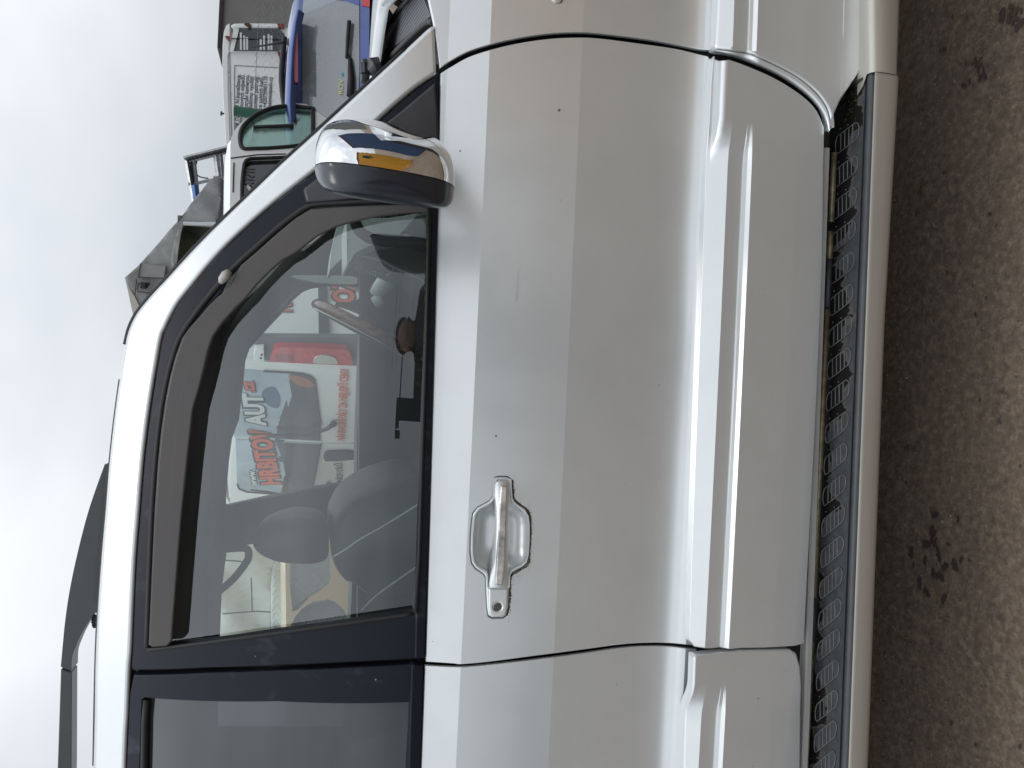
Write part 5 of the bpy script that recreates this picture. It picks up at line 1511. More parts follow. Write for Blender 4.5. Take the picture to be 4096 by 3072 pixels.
# ---- grey tarpaulin canopy
YT = 8.6
pt = on_y(*c2(500, 1000), YT)
tp = thing('tarpaulin_canopy', 'grey tarpaulin canopy with a peaked ridge and khaki lining beside the windscreen', 'canopy', (pt.x, YT+1, 0))
def cloth_poly(name, pts, Y, mat, par, depth=0.05, back=0.0, sub=0.07, amp=0.02, tilt=None):
    """creased sheet: outline by pixels, real folds by displacement"""
    P_ = [on_y(x, y, Y) for x, y in pts]; bm = bmesh.new()
    V = [bm.verts.new(p) for p in P_]
    for t in tessellate_polygon([P_]):
        try: bm.faces.new([V[k] for k in t])
        except ValueError: pass
    xs = [p.x for p in P_]; zs = [p.z for p in P_]
    x = min(xs)+sub
    while x < max(xs):
        bmesh.ops.bisect_plane(bm, geom=bm.verts[:]+bm.edges[:]+bm.faces[:], plane_co=(x, 0, 0), plane_no=(1, 0, 0), dist=1e-5); x += sub
    z = min(zs)+sub
    while z < max(zs):
        bmesh.ops.bisect_plane(bm, geom=bm.verts[:]+bm.edges[:]+bm.faces[:], plane_co=(0, 0, z), plane_no=(0, 0, 1), dist=1e-5); z += sub
    from mathutils import noise as mn
    for v in bm.verts:
        q = v.co*3.0
        a = math.radians(40)
        u = Vector((q.x*math.cos(a)-q.z*math.sin(a), 0, (q.x*math.sin(a)+q.z*math.cos(a))*0.35))
        v.co.y += amp*mn.noise(u*1.6)*2.2 + amp*0.7*mn.noise(u*4.5+Vector((3, 1, 2)))
        if tilt: v.co.y += tilt(v.co)
    o = obj(name, bm, mat, par, smooth=True)
    s = o.modifiers.new('t', 'SOLIDIFY'); s.thickness = 0.012
    return o
front = [c2(200, 1195), c2(320, 1078), c2(480, 900), c2(640, 712), c2(745, 575), c2(850, 440), c2(880, 420), c2(957, 416), c2(945, 560), c2(938, 735), c2(900, 765), c2(655, 762), c2(640, 830), c2(620, 960), c2(600, 1090), c2(580, 1200), c2(540, 1500), c2(300, 1659), c2(262, 1500), c2(240, 1380)]
cloth_poly('front_sheet', front, YT, TARPG, tp, amp=0.02, sub=0.05)
bm = bmesh.new()
ridge = [c2(957, 416), c2(880, 420), c2(850, 440), c2(745, 575), c2(640, 712), c2(480, 900), c2(320, 1078), c2(200, 1195), c2(225, 1330), c2(262, 1500), c2(300, 1659)]
rw = [on_y(*p, YT) for p in ridge]; rows = [[bm.verts.new(p+Vector((0, d, 0))) for p in rw] for d in (0.0, 0.7, 1.4, 2.2)]
for i in range(3):
    for k in range(len(rw)-1): bm.faces.new((rows[i][k], rows[i][k+1], rows[i+1][k+1], rows[i+1][k]))
obj('roof_sheet', bm, TARPG, tp)
cloth_poly('khaki_lining', [c2(600, 1200), c2(600, 700), c2(960, 700), c2(960, 1000), c2(800, 1200)], YT+0.35, KHAKI, tp, amp=0.05, sub=0.05)
cloth_poly('cream_side_sheet', [c2(950, 420), c2(1060, 420), c2(1080, 900), c2(935, 900), c2(942, 600)], YT+0.15, TARPB, tp, amp=0.03, sub=0.05)
cloth_poly('loose_flap', [c2(655, 745), c2(640, 840), c2(600, 1095), c2(570, 1130), c2(560, 1010), c2(600, 860), c2(640, 760)], YT-0.05, TARPG, tp, amp=0.04, sub=0.04)
yp('patch_pocket', [c2(318, 1080), c2(516, 1103), c2(502, 1198), c2(302, 1188)], TARPG, tp, YT-0.06, 0.02)
yp('side_gable', [c2(200, 1195), c2(232, 1280), c2(270, 1340), c2(335, 1480), c2(262, 1500), c2(225, 1330)], TARPB, tp, YT-0.03, 0.02)
bm = bmesh.new()
for a, b in (((318, 1080), (300, 1190)), ((300, 1190), (500, 1198)), ((516, 1103), (502, 1198)), ((285, 1205), (272, 1330)), ((290, 1300), (390, 1312)), ((300, 1240), (290, 1290))):
    tube(bm, [on_y(*c2(*a), YT-0.075), on_y(*c2(*b), YT-0.075)], 0.006, 5)
obj('seam', bm, simple('dark_seam', (0.06, 0.06, 0.06), 0.7), tp)['kind'] = 'stuff'
bm = bmesh.new(); p0, p1 = on_y(*c2(318, 1278), YT-0.1), on_y(*c2(368, 1232), YT-0.1)
box(bm, (min(p0.x, p1.x), YT-0.16, min(p0.z, p1.z)), (max(p0.x, p1.x), YT-0.08, max(p0.z, p1.z)), 0.012)
tube(bm, [on_y(*c2(295, 1240), YT-0.1), on_y(*c2(390, 1235), YT-0.1)], 0.008, 5); tube(bm, [on_y(*c2(365, 1270), YT-0.1), on_y(*c2(388, 1235), YT-0.1)], 0.01, 5)
obj('buckle', bm, RUBBER, tp)
bm = bmesh.new(); tube(bm, [on_y(*p, YT-0.04) for p in [c2(652, 768), c2(800, 772), c2(905, 770)]], 0.02, 8); obj('white_rail', bm, PALEINK, tp)
bm = bmesh.new(); tube(bm, [on_y(*c2(660, 762), YT+0.2), Vector((on_y(*c2(660, 762), YT+0.2).x, YT+0.2, 0))], 0.03, 8); obj('leg', bm, ALU, tp)
bm = bmesh.new(); q = on_y(*c2(300, 1640), YT+0.2); tube(bm, [q, Vector((q.x, q.y, 0))], 0.03, 8); obj('leg', bm, ALU, tp)

# ---- advertising van seen through the cabin: rear obliquely, side beyond
th = math.radians(54)
Y0 = 4.9
pc0 = on_y(*c4(1050, 1110), Y0)
O = Vector((pc0.x, pc0.y, 0))
er = Vector((-math.cos(th), math.sin(th), 0)); nr = Vector((-math.sin(th), -math.cos(th), 0))   # along the rear, outward normal
es = Vector((math.sin(th), math.cos(th), 0)); ns = Vector((math.cos(th), -math.sin(th), 0))
av = thing('advertising_van', 'white van with red and white lettering and tall red tail lamp, beyond the cabin windows', 'van', tuple(O+er*0.8+es*1.5))
def rp(p, d=0.0): return on_plane(p[0], p[1], O+nr*d, nr)
def sp_(p, d=0.0): return on_plane(p[0], p[1], O+ns*d, ns)
def rpoly(name, pts, mat, par=av, d=0.0, th_=0.03, side=False, bev=0.0):
    f, n_ = (sp_, ns) if side else (rp, nr)
    bm = bmesh.new(); prism(bm, [f(p, d) for p in pts], -n_*th_)
    o = obj(name, bm, mat, par, angle=35)
    if bev: m_ = o.modifiers.new('b', 'BEVEL'); m_.width = bev; m_.segments = 2; m_.limit_method = 'ANGLE'
    return o
def vface(name, P_, mat, par=av, th_=0.04, n_=None):
    bm = bmesh.new(); prism(bm, P_, -n_*th_); return obj(name, bm, mat, par)
zr0 = 0.35; zr1 = sp_(c1(258, 2300)).z
vface('rear_body', [O+Vector((0, 0, zr0)), O+er*1.95+Vector((0, 0, zr0)), O+er*1.95+Vector((0, 0, zr1-0.15)), O+er*1.75+Vector((0, 0, zr1)), O+er*0.15+Vector((0, 0, zr1)), O+Vector((0, 0, zr1-0.12))], WHITE, n_=nr)
top = [c1(830, 930), c1(720, 945), c1(640, 960), c1(560, 985), c1(480, 1025), c1(400, 1075), c1(340, 1130), c1(300, 1180), c1(280, 1230), c1(270, 1300), c1(270, 1400), c1(268, 1700), c1(258, 2300)]
w1 = [c1(830, 960), c1(700, 965), c1(600, 990), c1(500, 1035), c1(430, 1090), c1(385, 1140), c1(362, 1190), c1(355, 1250), c1(362, 1300), c1(375, 1330), c1(400, 1342), c1(600, 1335), c1(800, 1320), c1(1000, 1290), c1(1000, 980)]
w2 = [c1(450, 1425), c1(412, 1440), c1(392, 1475), c1(380, 1560), c1(372, 1659), c1(370, 1900), c1(400, 1960), c1(1000, 1960), c1(1000, 1400), c1(700, 1415)]
A = [sp_(p) for p in top]; s_end = (A[0]-O).dot(es)
A = A + [O+Vector((0, 0, zr1)), O+Vector((0, 0, zr0)), O+es*(s_end+0.5)+Vector((0, 0, zr0)), O+es*(s_end+0.5)+Vector((0, 0, 0.95)), O+es*(s_end+0.05)+Vector((0, 0, 1.02))]
B1 = [sp_(p) for p in spl(w1[:11], 2)+w1[11:]]; B2 = [sp_(p) for p in w2]
bm = bmesh.new(); V = [bm.verts.new(p) for p in A+B1+B2]
f2 = lambda p: Vector(((p-O).dot(es), p.z, 0))
for t in tessellate_polygon([[f2(p) for p in q] for q in (A, B1, B2)]):
    try: bm.faces.new([V[k] for k in t])
    except ValueError: pass
vs2 = obj('side_panel', bm, WHITE, av); OFF[vs2] = OFF[av]
m_ = vs2.modifiers.new('s', 'SOLIDIFY'); m_.thickness = 0.04; m_.offset = 0
bm = bmesh.new()
rl = A[:13]+[A[13]]
rows = [[bm.verts.new(p - ns*a_ + Vector((0, 0, b_))) for p in rl] for a_, b_ in ((0.0, 0.0), (0.05, 0.03), (0.2, 0.055), (1.6, 0.055), (1.85, 0.0))]
for i in range(4):
    for k in range(8, len(rl)-1): bm.faces.new((rows[i][k], rows[i][k+1], rows[i+1][k+1], rows[i+1][k]))
bmesh.ops.delete(bm, geom=[v for v in bm.verts if not v.link_faces], context='VERTS')
obj('roof', bm, WHITE, av, smooth=True)
bm = bmesh.new()
rows = [[bm.verts.new(p - ns*a_ + Vector((0, 0, b_))) for p in rl[:9]] for a_, b_ in ((0.03, 0.0), (0.2, 0.04), (1.6, 0.04), (1.82, 0.0))]
for i in range(3):
    for k in range(8): bm.faces.new((rows[i][k], rows[i][k+1], rows[i+1][k+1], rows[i+1][k]))
obj('windscreen', bm, GREENGL, av, smooth=True)
bm = bmesh.new(); tube(bm, [p+ns*0.022 for p in B1], 0.018, 6, closed=True); obj('window_seal', bm, RUBBER, av, smooth=True)
bm = bmesh.new(); tube(bm, [p+ns*0.022 for p in B2], 0.014, 6, closed=True); obj('window_seal', bm, RUBBER, av, smooth=True)
rpoly('door_window', w1, GREENGL, d=0.0, th_=0.006, side=True)
rpoly('side_window', w2, PRIV, d=0.0, th_=0.006, side=True)
rpoly('quarter_divider', [c1(470, 1108), c1(472, 1122), c1(830, 1108), c1(830, 1094)], RUBBER, d=0.02, th_=0.02, side=True)
rpoly('cab_seat', [c1(455, 1215), c1(480, 1205), c1(492, 1250), c1(490, 1335), c1(395, 1340), c1(400, 1290), c1(440, 1250)], DARKCL, d=-0.5, th_=0.3, side=True)
bm = bmesh.new(); tube(bm, [sp_(p, 0.022) for p in [c1(272, 1400), c1(500, 1370), c1(760, 1362)]], 0.005, 6); tube(bm, [sp_(p, 0.022) for p in [c1(300, 1440), c1(296, 1560), c1(292, 1700)]], 0.005, 6)
obj('door_gap', bm, RUBBER, av)['kind'] = 'stuff'
rpoly('window_note', [c1(418, 1625), c1(412, 1659), c1(440, 1700), c1(450, 1659)], PALEINK, d=0.004, th_=0.008, side=True)
# dark corner column with the tall lamp
rpoly('corner_column', [c4(520, 825), c4(1528, 832), c4(1520, 985), c4(1500, 1000), c4(1485, 1100), c4(610, 1068), c4(610, 940), c4(510, 940)], simple('grey_corner_column', (0.085, 0.095, 0.10), 0.5), d=0.012, th_=0.03)
tl = rpoly('tail_lamp', spl([c4(668, 1050), c4(672, 1000), c4(700, 950), c4(760, 928), c4(1000, 930), c4(1300, 942), c4(1390, 950), c4(1425, 985), c4(1438, 1040), c4(1430, 1094), c4(1100, 1080), c4(700, 1062)], 3, True), RED, d=0.055, th_=0.05, bev=0.008); OFF[tl] = OFF[av]
rpoly('reversing_lens', spl([c4(1075, 1055), c4(1090, 1020), c4(1140, 1002), c4(1220, 1003), c4(1285, 1030), c4(1305, 1068), c4(1290, 1085), c4(1100, 1078)], 3, True), CLEAR, tl, d=0.062, th_=0.012, bev=0.002)
DR2 = simple('bright_red_facet', (0.62, 0.015, 0.015), 0.12, coat=0.6)
for k in range(9): rpoly('lens_rib', [c4(715+20*k, 1000), c4(722+20*k, 985), c4(726+20*k, 1058), c4(719+20*k, 1058)], DRED, tl, d=0.058, th_=0.006)
rpoly('lens_facet', spl([c4(985, 1005), c4(1010, 985), c4(1035, 1005), c4(1010, 1022)], 3, True), DR2, tl, d=0.059, th_=0.006)
rpoly('lens_facet', spl([c4(1060, 975), c4(1100, 985), c4(1130, 1000), c4(1070, 1020), c4(1040, 990)], 3, True), DR2, tl, d=0.059, th_=0.006)
rpoly('lens_facet', spl([c4(1330, 990), c4(1380, 1010), c4(1410, 1060), c4(1390, 1050), c4(1350, 1010)], 3, True), DR2, tl, d=0.059, th_=0.006)
rpoly('hinge_cover', [c4(515, 945), c4(605, 940), c4(612, 1065), c4(512, 1050), c4(507, 1000)], WHITE, d=0.05, th_=0.04, bev=0.006)
for q_ in ((585, 993), (576, 1025)):
    bm = bmesh.new(); bmesh.ops.create_icosphere(bm, subdivisions=2, radius=0.007, matrix=Matrix.Translation(rp(c4(*q_), 0.052))); obj('bolt', bm, RUBBER, av)
# right door leaf, left door leaf
ld = rpoly('door_leaf', [c4(405, 1050), c4(1487, 1100), c4(1500, 1105), c5(1380, 284), c5(1140, 282), c5(560, 252), c5(575, 0)], WHITE, d=0.025, th_=0.02); OFF[ld] = OFF[av]
ld2 = rpoly('door_leaf', [c5(568, 256), c5(1140, 288), c5(1375, 292), c5(1362, 560), c5(700, 700), c5(530, 700), c5(545, 400)], WHITE, d=0.025, th_=0.02); OFF[ld2] = OFF[av]
w_r = [c4(330, 1132), c4(405, 1135), c4(600, 1150), c4(880, 1165), c4(980, 1178), c4(1050, 1200), c4(1085, 1240), c4(1100, 1330), c4(1120, 1500), c4(1145, 1659), c5(1135, 275), c5(560, 248), c5(540, 100)]
w_l = [c5(568, 262), c5(1133, 293), c5(1100, 480), c5(1080, 582), c5(860, 628), c5(640, 610), c5(590, 590), c5(578, 560), c5(572, 400)]
g1 = rpoly('window_film', w_r, GFILM, ld, d=0.030, th_=0.01); g2 = rpoly('window_film', w_l, GFILM, ld2, d=0.030, th_=0.01)
bm = bmesh.new()
for w_ in (w_r[2:10], w_l[1:8]): tube(bm, [rp(p, 0.033) for p in w_], 0.006, 5)
obj('window_seal', bm, RUBBER, av, smooth=True)['kind'] = 'stuff'
# abstract print: dark lower half, sky-blue and brown patches
rpoly('film_print', [c4(860, 1168), c4(980, 1178), c4(1050, 1200), c4(1085, 1240), c4(1100, 1330), c4(1120, 1500), c4(1145, 1659), c5(1130, 270), c5(830, 255), c5(870, 100), c5(905, 0), c4(835, 1500), c4(870, 1380), c4(845, 1250)], GFILMD, ld, d=0.0315, th_=0.008)
rpoly('film_print', [c5(835, 282), c5(1128, 296), c5(1095, 480), c5(1080, 575), c5(870, 615), c5(900, 500), c5(880, 400)], GFILMD, ld2, d=0.0315, th_=0.008)
rpoly('film_print', spl([c4(840, 1185), c4(1000, 1215), c4(1075, 1270), c4(1070, 1300), c4(960, 1290), c4(880, 1250)], 3, True), simple('orange_brown_print', (0.30, 0.11, 0.05), 0.5), ld, d=0.033, th_=0.006)
rpoly('film_print', spl([c4(600, 1330), c4(700, 1300), c4(760, 1400), c4(740, 1500), c4(640, 1470), c4(590, 1400)], 3, True), simple('mid_blue_print', (0.06, 0.13, 0.22), 0.5), ld, d=0.0325, th_=0.006)
for i in range(14):
    rg = random.Random(40+i); x_, y_ = rg.uniform(810, 900), rg.uniform(100, 420)
    rpoly('film_print', [c5(x_, y_), c5(x_+rg.uniform(15, 50), y_+rg.uniform(-8, 8)), c5(x_+rg.uniform(15, 40), y_+rg.uniform(15, 40)), c5(x_-rg.uniform(0, 10), y_+rg.uniform(10, 30))], GFILMD, ld if y_ < 250 else ld2, d=0.034, th_=0.004)
# lettering
UPV = Vector((0, 0, 1))
def rtext(s, a, b, size, mat, par, d=0.037, side=False, bold=0.0, name='lettering', out=True, sp=1.0):
    f, n_ = (sp_, ns) if side else (rp, nr)
    A, B = f(a, d), f(b, d)
    if out:
        text(name, s, BLACKP, par, A - n_*0.0012, B-A, UPV, size, width=(B-A).length, bold=bold+0.006*size/0.1, spacing=sp)
    return text(name, s, mat, par, A, B-A, UPV, size, width=(B-A).length, bold=bold, spacing=sp)
rtext('www.', c5(712, 565), c5(692, 460), 0.075, PALEINK, g2, bold=0.002)
rtext('HRBITOV', c5(862, 560), c5(790, 195), 0.185, ORANGE, g2, bold=0.008)
rtext('AUT', c5(765, 165), c5(738, -50), 0.165, PALEINK, g1, bold=0.007)
rtext('.cz', c4(522, 1352), c4(498, 1245), 0.11, ORANGE, g1, bold=0.004)
rtext('NÁHRADNÍ DÍLY ZA NEJLEPŠÍ CENY', c5(1292, 270), c4(1410, 1128), 0.075, ORANGE, ld, bold=0.002, out=False)
rtext('NÁHRADNÍCH DÍLŮ', c5(1280, 640), c5(1277, 420), 0.065, BLACKP, ld2, out=False, bold=0.001)
# wiper, handle, bolts
bm = bmesh.new()
tube(bm, [rp(c5(1215, 160), 0.06), rp(c5(1180, 190), 0.06), rp(c5(1060, 235), 0.06), rp(c5(900, 235), 0.06), rp(c5(655, 222), 0.055)], [0.018, 0.014, 0.010, 0.009, 0.006], 6)
bmesh.ops.create_icosphere(bm, subdivisions=2, radius=0.024, matrix=Matrix.Translation(rp(c5(1218, 158), 0.05)))
obj('rear_wiper', bm, RUBBER, ld, smooth=True)
bm = bmesh.new(); tube(bm, [rp(c5(668, 596), 0.05), rp(c5(780, 610), 0.055), rp(c5(865, 622), 0.05)], [0.006, 0.009, 0.007], 6); tube(bm, [rp(c5(1190, 558), 0.04), rp(c5(1180, 575), 0.04)], 0.02, 8)
obj('rear_wiper', bm, RUBBER, ld2, smooth=True)
rpoly('door_handle', spl([c5(1152, 380), c5(1165, 353), c5(1200, 345), c5(1300, 342), c5(1345, 348), c5(1358, 372), c5(1345, 398), c5(1180, 408), c5(1160, 400)], 3, True), RUBBER, ld2, d=0.042, th_=0.02, bev=0.004)
rpoly('bumper', [c4(1528, 800), c4(1530, 1700), c5(1385, 560), c5(1500, 560), c4(1900, 1100), c4(1900, 800)], simple('grey_bumper', (0.06, 0.065, 0.07), 0.6), d=0.08, th_=0.1)
# the lettered side
text('window_lettering', 'ITSTA', simple('faint_print', (0.10, 0.13, 0.15), 0.5), av, sp_(c1(492, 1480), 0.008), -es, (0, 0, 1), 0.10, width=0.2)
rpoly('rub_strip', [c4(1128, 835), c4(1125, 600), c4(1120, 250), c4(1200, 250), c4(1208, 500), c4(1225, 700), c4(1228, 890), c4(1190, 900), c4(1140, 880)], simple('rub_strip_black', (0.035, 0.04, 0.045), 0.5), d=0.05, th_=0.04, side=True)
rtext('NA', c4(862, 588), c4(855, 430), 0.16, ORANGE, av, d=0.026, side=True, bold=0.006)
rtext('OZI', c4(1460, 505), c4(1440, 240), 0.19, ORANGE, av, d=0.026, side=True, bold=0.007)
for a_, b_ in ((0.9, -0.1), (3.3, -0.1), (0.9, 1.7), (3.3, 1.7)):
    p = O+es*a_-ns*(0.15+b_+0.1 if b_ > 0 else 0.12)
    bm = bmesh.new(); bmesh.ops.create_cone(bm, cap_ends=True, segments=28, radius1=0.33, radius2=0.33, depth=0.22, matrix=Matrix.Translation((p.x, p.y, 0.33)) @ ns.to_track_quat('Z', 'Y').to_matrix().to_4x4())
    obj('wheel', bm, RUBBER, av, angle=40)

# ---- white tarpaulin stack and mesh behind the far rear window
YS = 5.6
pz = on_y(*c5(600, 1300), YS)
wt = thing('white_tarpaulin_screen', 'creased white tarpaulin screen behind the front headrest', 'tarpaulin', (pz.x, YS, 0))
pts = [c5(430, 800), c5(860, 850), c5(862, 1000), c5(800, 1165), c5(800, 1500), c5(802, 1660), c5(420, 1700), c5(430, 1200)]
cloth_poly('sheet', pts, YS, TARPW, wt, amp=0.07, sub=0.05)
bm = bmesh.new()
for a, b in (((475, 1062), (590, 1070)), ((590, 1070), (640, 1080)), ((480, 1418), (700, 1402)), ((700, 1402), (800, 1408)), ((672, 1180), (678, 1405))):
    tube(bm, [on_y(*c5(*a), YS-0.10), on_y(*c5(*b), YS-0.10)], 0.005, 5)
obj('tie_rope', bm, DKWIRE, wt)['kind'] = 'stuff'
cloth_poly('lower_sheet', [c5(795, 900), c5(905, 900), c5(905, 1700), c5(795, 1700)], YS+0.25, TARPW, wt, amp=0.05, sub=0.05)
mf = thing('mesh_barrier', 'low chain-link barrier below the white tarpaulin', 'fence', (pz.x, YS-0.2, 0))
a, b = on_y(*c5(815, 1700), YS-0.2), on_y(*c5(815, 900), YS-0.2)
bm = bmesh.new(); chainlink(bm, a.x, b.x, 0.02, on_y(*c5(815, 1300), YS-0.2).z, YS-0.2, 0.055, 0.0016); obj('wire_mesh', bm, WIRE, mf)['kind'] = 'stuff'
bm = bmesh.new(); tube(bm, [(a.x, YS-0.2, 0), (a.x, YS-0.2, a.z)], 0.02, 8); obj('post', bm, GREEN, mf)
# ---- tan car low beside it
YC2 = 4.6
bc = thing('tan_car', 'tan car with curved window pillar, lowest through the far rear window', 'car', tuple(Vector((on_y(*c5(1150, 1400), YC2).x, YC2+0.8, 0))))
skin = [c5(895, 700), c5(900, 1200), c5(905, 1490), c5(890, 1800), c5(2600, 1800), c5(2600, 700)]
h1_ = [c5(925, 1185), c5(945, 1390), c5(985, 1380), c5(1060, 1300), c5(1130, 1260), c5(1185, 1215), c5(1200, 1185), c5(1190, 1000), c5(1160, 800), c5(940, 800)]
h2_ = [c5(930, 1490), c5(960, 1430), c5(1010, 1370), c5(1080, 1325), c5(1180, 1310), c5(1230, 1330), c5(1285, 1380), c5(1310, 1440), c5(1310, 1760), c5(930, 1760)]
bm = bmesh.new(); Ls = [[on_y(*p, YC2) for p in q] for q in (skin, h1_, h2_)]
V = [bm.verts.new(p) for q in Ls for p in q]
for t in tessellate_polygon([[Vector((p.x, p.z, 0)) for p in q] for q in Ls]):
    try: bm.faces.new([V[k] for k in t])
    except ValueError: pass
o = obj('side_panel', bm, BEIGE, bc); o.modifiers.new('s', 'SOLIDIFY').thickness = 0.04
bm = bmesh.new(); pr_ = [on_y(*p, YC2) for p in skin[:4]]
rows = [[bm.verts.new(p+Vector((0, d, h_))) for p in pr_] for d, h_ in ((0, 0), (0.12, 0.03), (1.3, 0.03), (1.45, 0))]
for i in range(3):
    for k in range(3): bm.faces.new((rows[i][k], rows[i][k+1], rows[i+1][k+1], rows[i+1][k]))
obj('roof', bm, BEIGE, bc)
yp('side_window', h1_, HATCHGL, bc, YC2+0.02, 0.005); yp('side_window', h2_, HATCHGL, bc, YC2+0.02, 0.005)
bm = bmesh.new(); tube(bm, [on_y(*p, YC2-0.005) for p in spl([c5(912, 1475), c5(945, 1400), c5(1000, 1345), c5(1080, 1300), c5(1150, 1280)], 4)], 0.004, 5); tube(bm, [on_y(*p, YC2-0.005) for p in [c5(1235, 1170), c5(1215, 1215)]], 0.003, 5)
obj('door_gap', bm, RUBBER, bc)
yp('orange_trim', spl([c5(1150, 1425), c5(1180, 1405), c5(1220, 1395), c5(1230, 1415), c5(1180, 1450), c5(1152, 1455)], 3, True), simple('amber_plastic', (0.5, 0.24, 0.04), 0.5), bc, YC2+0.25, 0.1)
yp('seat', spl([c5(1175, 1330), c5(1230, 1320), c5(1250, 1380), c5(1240, 1410), c5(1190, 1370)], 3, True), DARKCL, bc, YC2+0.3, 0.2)
yp('inner_wall', [c5(960, 1400), c5(1330, 1300), c5(1330, 1800), c5(960, 1800)], MIDGR, bc, YC2+1.3, 0.05)
for dx in (-1.3, 1.0): car_wheel(bc, OFF[bc].x+dx, YC2+0.2, 0.3, 0.3, 'Y', 0.2)

# ------------------------------------------------------------------ what stands behind the photographer (seen in chrome, glass and paint)
yc = thing('yellow_container', 'yellow steel container reflected in the chrome mirror cap', 'container', (3.9, -3.3, 0))
bm = bmesh.new(); box(bm, (2.7, -4.6, 0.12), (5.1, -2.1, 2.75)); b_ = obj('shell', bm, YELLOW, yc)
for k in range(14):
    bm = bmesh.new(); x = -4.58+k*0.178; box(bm, (2.665, x, 0.25), (2.7, x+0.085, 2.60)); obj('corrugation', bm, YELLOW, yc)
for z0, z1 in ((0.0, 0.14), (2.70, 2.86)):
    bm = bmesh.new(); box(bm, (2.64, -4.65, z0), (5.15, -2.05, z1)); obj('rail', bm, BROWNP if z0 else YELLOW, yc)
bm = bmesh.new(); box(bm, (3.2, -2.099, 1.5), (3.9, -2.08, 2.2)); obj('window', bm, GFILMD, yc)
nc = thing('navy_container', 'dark blue container with rusty band, seen only in the chrome', 'container', (5.8, 2, 0))
bm = bmesh.new(); box(bm, (4.6, -0.4, 0.1), (7.0, 4.2, 2.6)); obj('shell', bm, NAVY, nc)
bm = bmesh.new(); box(bm, (4.55, -0.45, 2.6), (7.05, 4.25, 2.8)); obj('rail', bm, BROWNP, nc)
dk = thing('dark_parked_car', 'dark blue parked car behind the photographer, seen only in reflections', 'car', (-4.2, -3.6, 0))
bm = bmesh.new()
prof = [(-2.0, 0.35), (-2.05, 0.75), (-1.75, 0.95), (-1.35, 1.02), (-0.95, 1.40), (0.35, 1.44), (0.95, 1.05), (1.75, 0.92), (2.1, 0.72), (2.1, 0.35)]
prism(bm, [Vector((-4.2+x, -4.4, z)) for x, z in prof], Vector((0, 1.6, 0))); bmesh.ops.bevel(bm, geom=bm.edges[:], offset=0.06, segments=2, affect='EDGES')
obj('body', bm, paint('dark_navy_paint', (0.012, 0.02, 0.05), 0.2, 0.35, 0.8, False), dk, angle=40)
bm = bmesh.new(); prism(bm, [Vector((-4.2+x, -2.79, z)) for x, z in [(-1.2, 1.05), (-0.85, 1.35), (0.3, 1.38), (0.75, 1.06)]], Vector((0, 0.012, 0))); obj('side_window', bm, PRIV, dk)
for x in (-1.3, 1.3): car_wheel(dk, -4.2+x, -2.9, 0.31, 0.31, 'Y', 0.2)
# fence behind with barbed wire (reflected low in the side glass)
fb = thing('barbed_wire_fence', 'chain-link fence topped with barbed wire, reflected in the side glass', 'fence', (1.0, -3.4, 0))
YFB = -3.3
bm = bmesh.new(); chainlink(bm, 0.45, 2.5, 1.0, 2.15, YFB, 0.075, 0.0028); obj('wire_mesh', bm, DKWIRE, fb)['kind'] = 'stuff'
for h_ in (2.53, 2.64):
    bm = bmesh.new(); n = 60
    pts = [(0.1+2.4*i/n, YFB, h_-0.05*math.sin(math.pi*i/n)+0.003*math.sin(i*2.1)) for i in range(n+1)]
    tube(bm, pts, 0.0028, 4)
    for i in range(0, n, 3): tube(bm, [Vector(pts[i])+Vector((0, 0, -0.015)), Vector(pts[i])+Vector((0.004, 0, 0.015))], 0.002, 3)
    obj('barbed_wire', bm, DKWIRE, fb)
bm = bmesh.new(); box(bm, (-0.36, YFB-0.1, 0), (-0.165, YFB+0.04, 2.46)); obj('sign_post_block', bm, RUBBER, fb)
bm = bmesh.new(); tube(bm, [(-0.17, YFB, 2.38), (0.30, YFB, 2.36)], 0.015, 6); obj('arm', bm, RUBBER, fb)
bm = bmesh.new(); box(bm, (-0.43, YFB-0.03, 2.38), (-0.36, YFB+0.02, 2.47)); box(bm, (-0.52, YFB-0.03, 2.34), (-0.45, YFB+0.02, 2.47)); box(bm, (-0.46, YFB-0.03, 2.44), (-0.42, YFB+0.02, 2.46)); obj('bracket', bm, RUBBER, fb)

# the photographer, holding the phone that took the picture
per = thing('person', 'photographer in dark jacket holding a phone up, seen only in the reflections', 'person', (0.14, -0.42, 0))
J = {'pel': (0.20, -0.45, 0.950), 'sp': (0.20, -0.45, 1.250), 'ch': (0.20, -0.44, 1.450), 'nk': (0.20, -0.43, 1.550), 'hd': (0.20, -0.41, 1.630), 'tp': (0.20, -0.41, 1.770),
     'shl': (0.01, -0.44, 1.480), 'shr': (0.39, -0.44, 1.480), 'ell': (-0.10, -0.34, 1.250), 'elr': (0.48, -0.33, 1.250), 'wrl': (-0.07, -0.13, 1.360), 'wrr': (0.13, -0.13, 1.360), 'hl': (-0.05, -0.06, 1.400), 'hr': (0.07, -0.06, 1.400),
     'hpl': (0.11, -0.45, 0.900), 'hpr': (0.30, -0.45, 0.900), 'knl': (0.09, -0.43, 0.500), 'knr': (0.32, -0.46, 0.500), 'anl': (0.08, -0.46, 0.090), 'anr': (0.35, -0.48, 0.090), 'tol': (0.07, -0.30, 0.040), 'tor': (0.37, -0.32, 0.040)}
RAD = {'pel': .15, 'sp': .15, 'ch': .17, 'nk': .06, 'hd': .085, 'tp': .075, 'shl': .075, 'shr': .075, 'ell': .05, 'elr': .05, 'wrl': .034, 'wrr': .034, 'hl': .034, 'hr': .034, 'hpl': .10, 'hpr': .10, 'knl': .065, 'knr': .065, 'anl': .045, 'anr': .045, 'tol': .04, 'tor': .04}
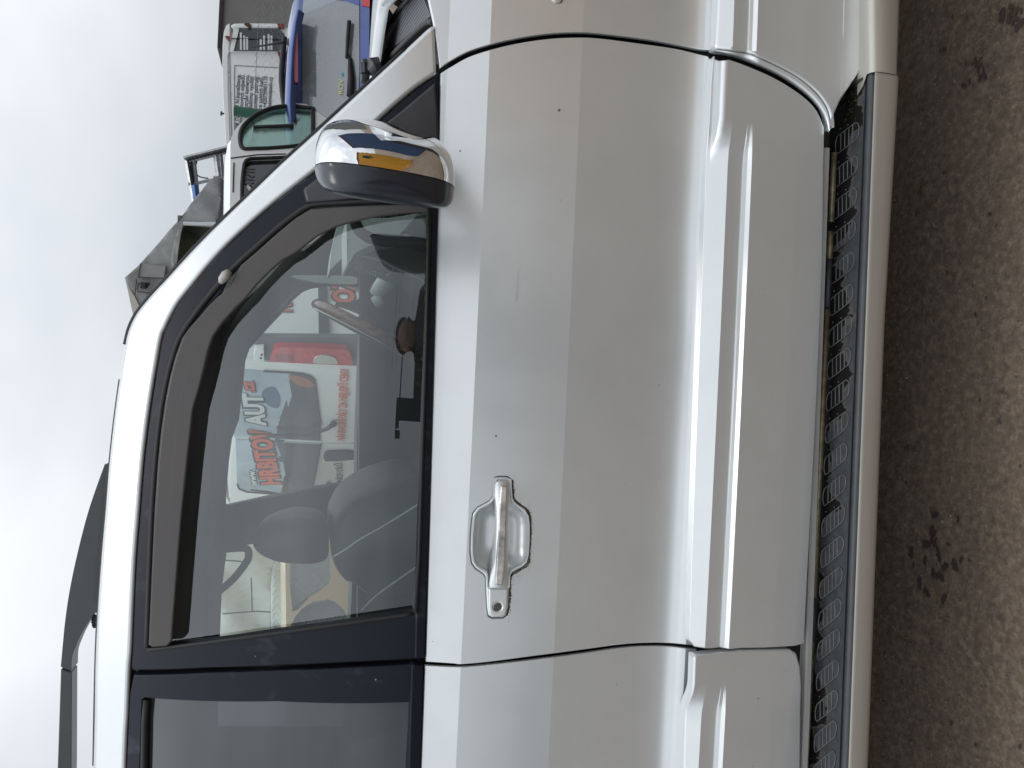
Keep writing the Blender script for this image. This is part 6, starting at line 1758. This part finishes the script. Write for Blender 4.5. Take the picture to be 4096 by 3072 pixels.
E = [('pel', 'sp'), ('sp', 'ch'), ('ch', 'nk'), ('nk', 'hd'), ('hd', 'tp'), ('ch', 'shl'), ('ch', 'shr'), ('shl', 'ell'), ('shr', 'elr'), ('ell', 'wrl'), ('elr', 'wrr'), ('wrl', 'hl'), ('wrr', 'hr'), ('pel', 'hpl'), ('pel', 'hpr'), ('hpl', 'knl'), ('hpr', 'knr'), ('knl', 'anl'), ('knr', 'anr'), ('anl', 'tol'), ('anr', 'tor')]
names = list(J); me = bpy.data.meshes.new('body')
me.from_pydata([Vector(J[n]) for n in names], [(names.index(a), names.index(b)) for a, b in E], [])
po = link('body', me, simple('dark_jacket', (0.025, 0.028, 0.04), 0.8, var=0.3), per)
md = po.modifiers.new('skin', 'SKIN')
for n_, v in zip(names, me.skin_vertices[0].data if me.skin_vertices else []): v.radius = (RAD[n_], RAD[n_]*0.85)
if not me.skin_vertices:
    bpy.context.view_layer.objects.active = po
for i, n_ in enumerate(names):
    if me.skin_vertices:
        me.skin_vertices[0].data[i].radius = (RAD[n_], RAD[n_]*0.85); me.skin_vertices[0].data[i].use_root = (n_ == 'pel')
po.modifiers.new('sub', 'SUBSURF').render_levels = 2
SKIN = simple('skin', (0.42, 0.24, 0.17), 0.6, var=0.1)
bm = bmesh.new()
bmesh.ops.create_icosphere(bm, subdivisions=3, radius=1, matrix=Matrix.Translation((0.20, -0.40, 1.655)) @ Matrix.Diagonal((0.078, 0.098, 0.118, 1)))
bmesh.ops.create_icosphere(bm, subdivisions=2, radius=1, matrix=Matrix.Translation((0.20, -0.30, 1.64)) @ Matrix.Diagonal((0.014, 0.02, 0.022, 1)))
obj('face', bm, SKIN, per, smooth=True)
bm = bmesh.new()
bmesh.ops.create_icosphere(bm, subdivisions=3, radius=1, matrix=Matrix.Translation((0.20, -0.425, 1.705)) @ Matrix.Diagonal((0.088, 0.098, 0.095, 1)))
obj('cap', bm, simple('dark_cap', (0.03, 0.02, 0.02), 0.9), per, smooth=True)
for s, cx in ((-1, -0.045), (1, 0.07)):
    bm = bmesh.new()
    tube(bm, [(cx, -0.09, 1.385), (cx-0.004*s, -0.05, 1.41)], [0.036, 0.03], 8)
    for f in range(4): tube(bm, [(cx, -0.055, 1.395+0.018*f), (cx-s*0.01, -0.03, 1.398+0.018*f), (cx-s*0.035, -0.022, 1.40+0.018*f)], [0.009, 0.0085, 0.007], 6)
    tube(bm, [(cx, -0.06, 1.40), (cx-s*0.02, -0.05, 1.43), (cx-s*0.03, -0.035, 1.45)], [0.011, 0.010, 0.008], 6)
    obj('hand', bm, SKIN, per, smooth=True)
ph = bmesh.new(); box(ph, (-0.08, -0.028, 1.405), (0.08, -0.019, 1.48), 0.003)
pho = obj('phone', ph, RUBBER); tag(pho, 'black phone held sideways by the photographer at the viewpoint', 'phone')
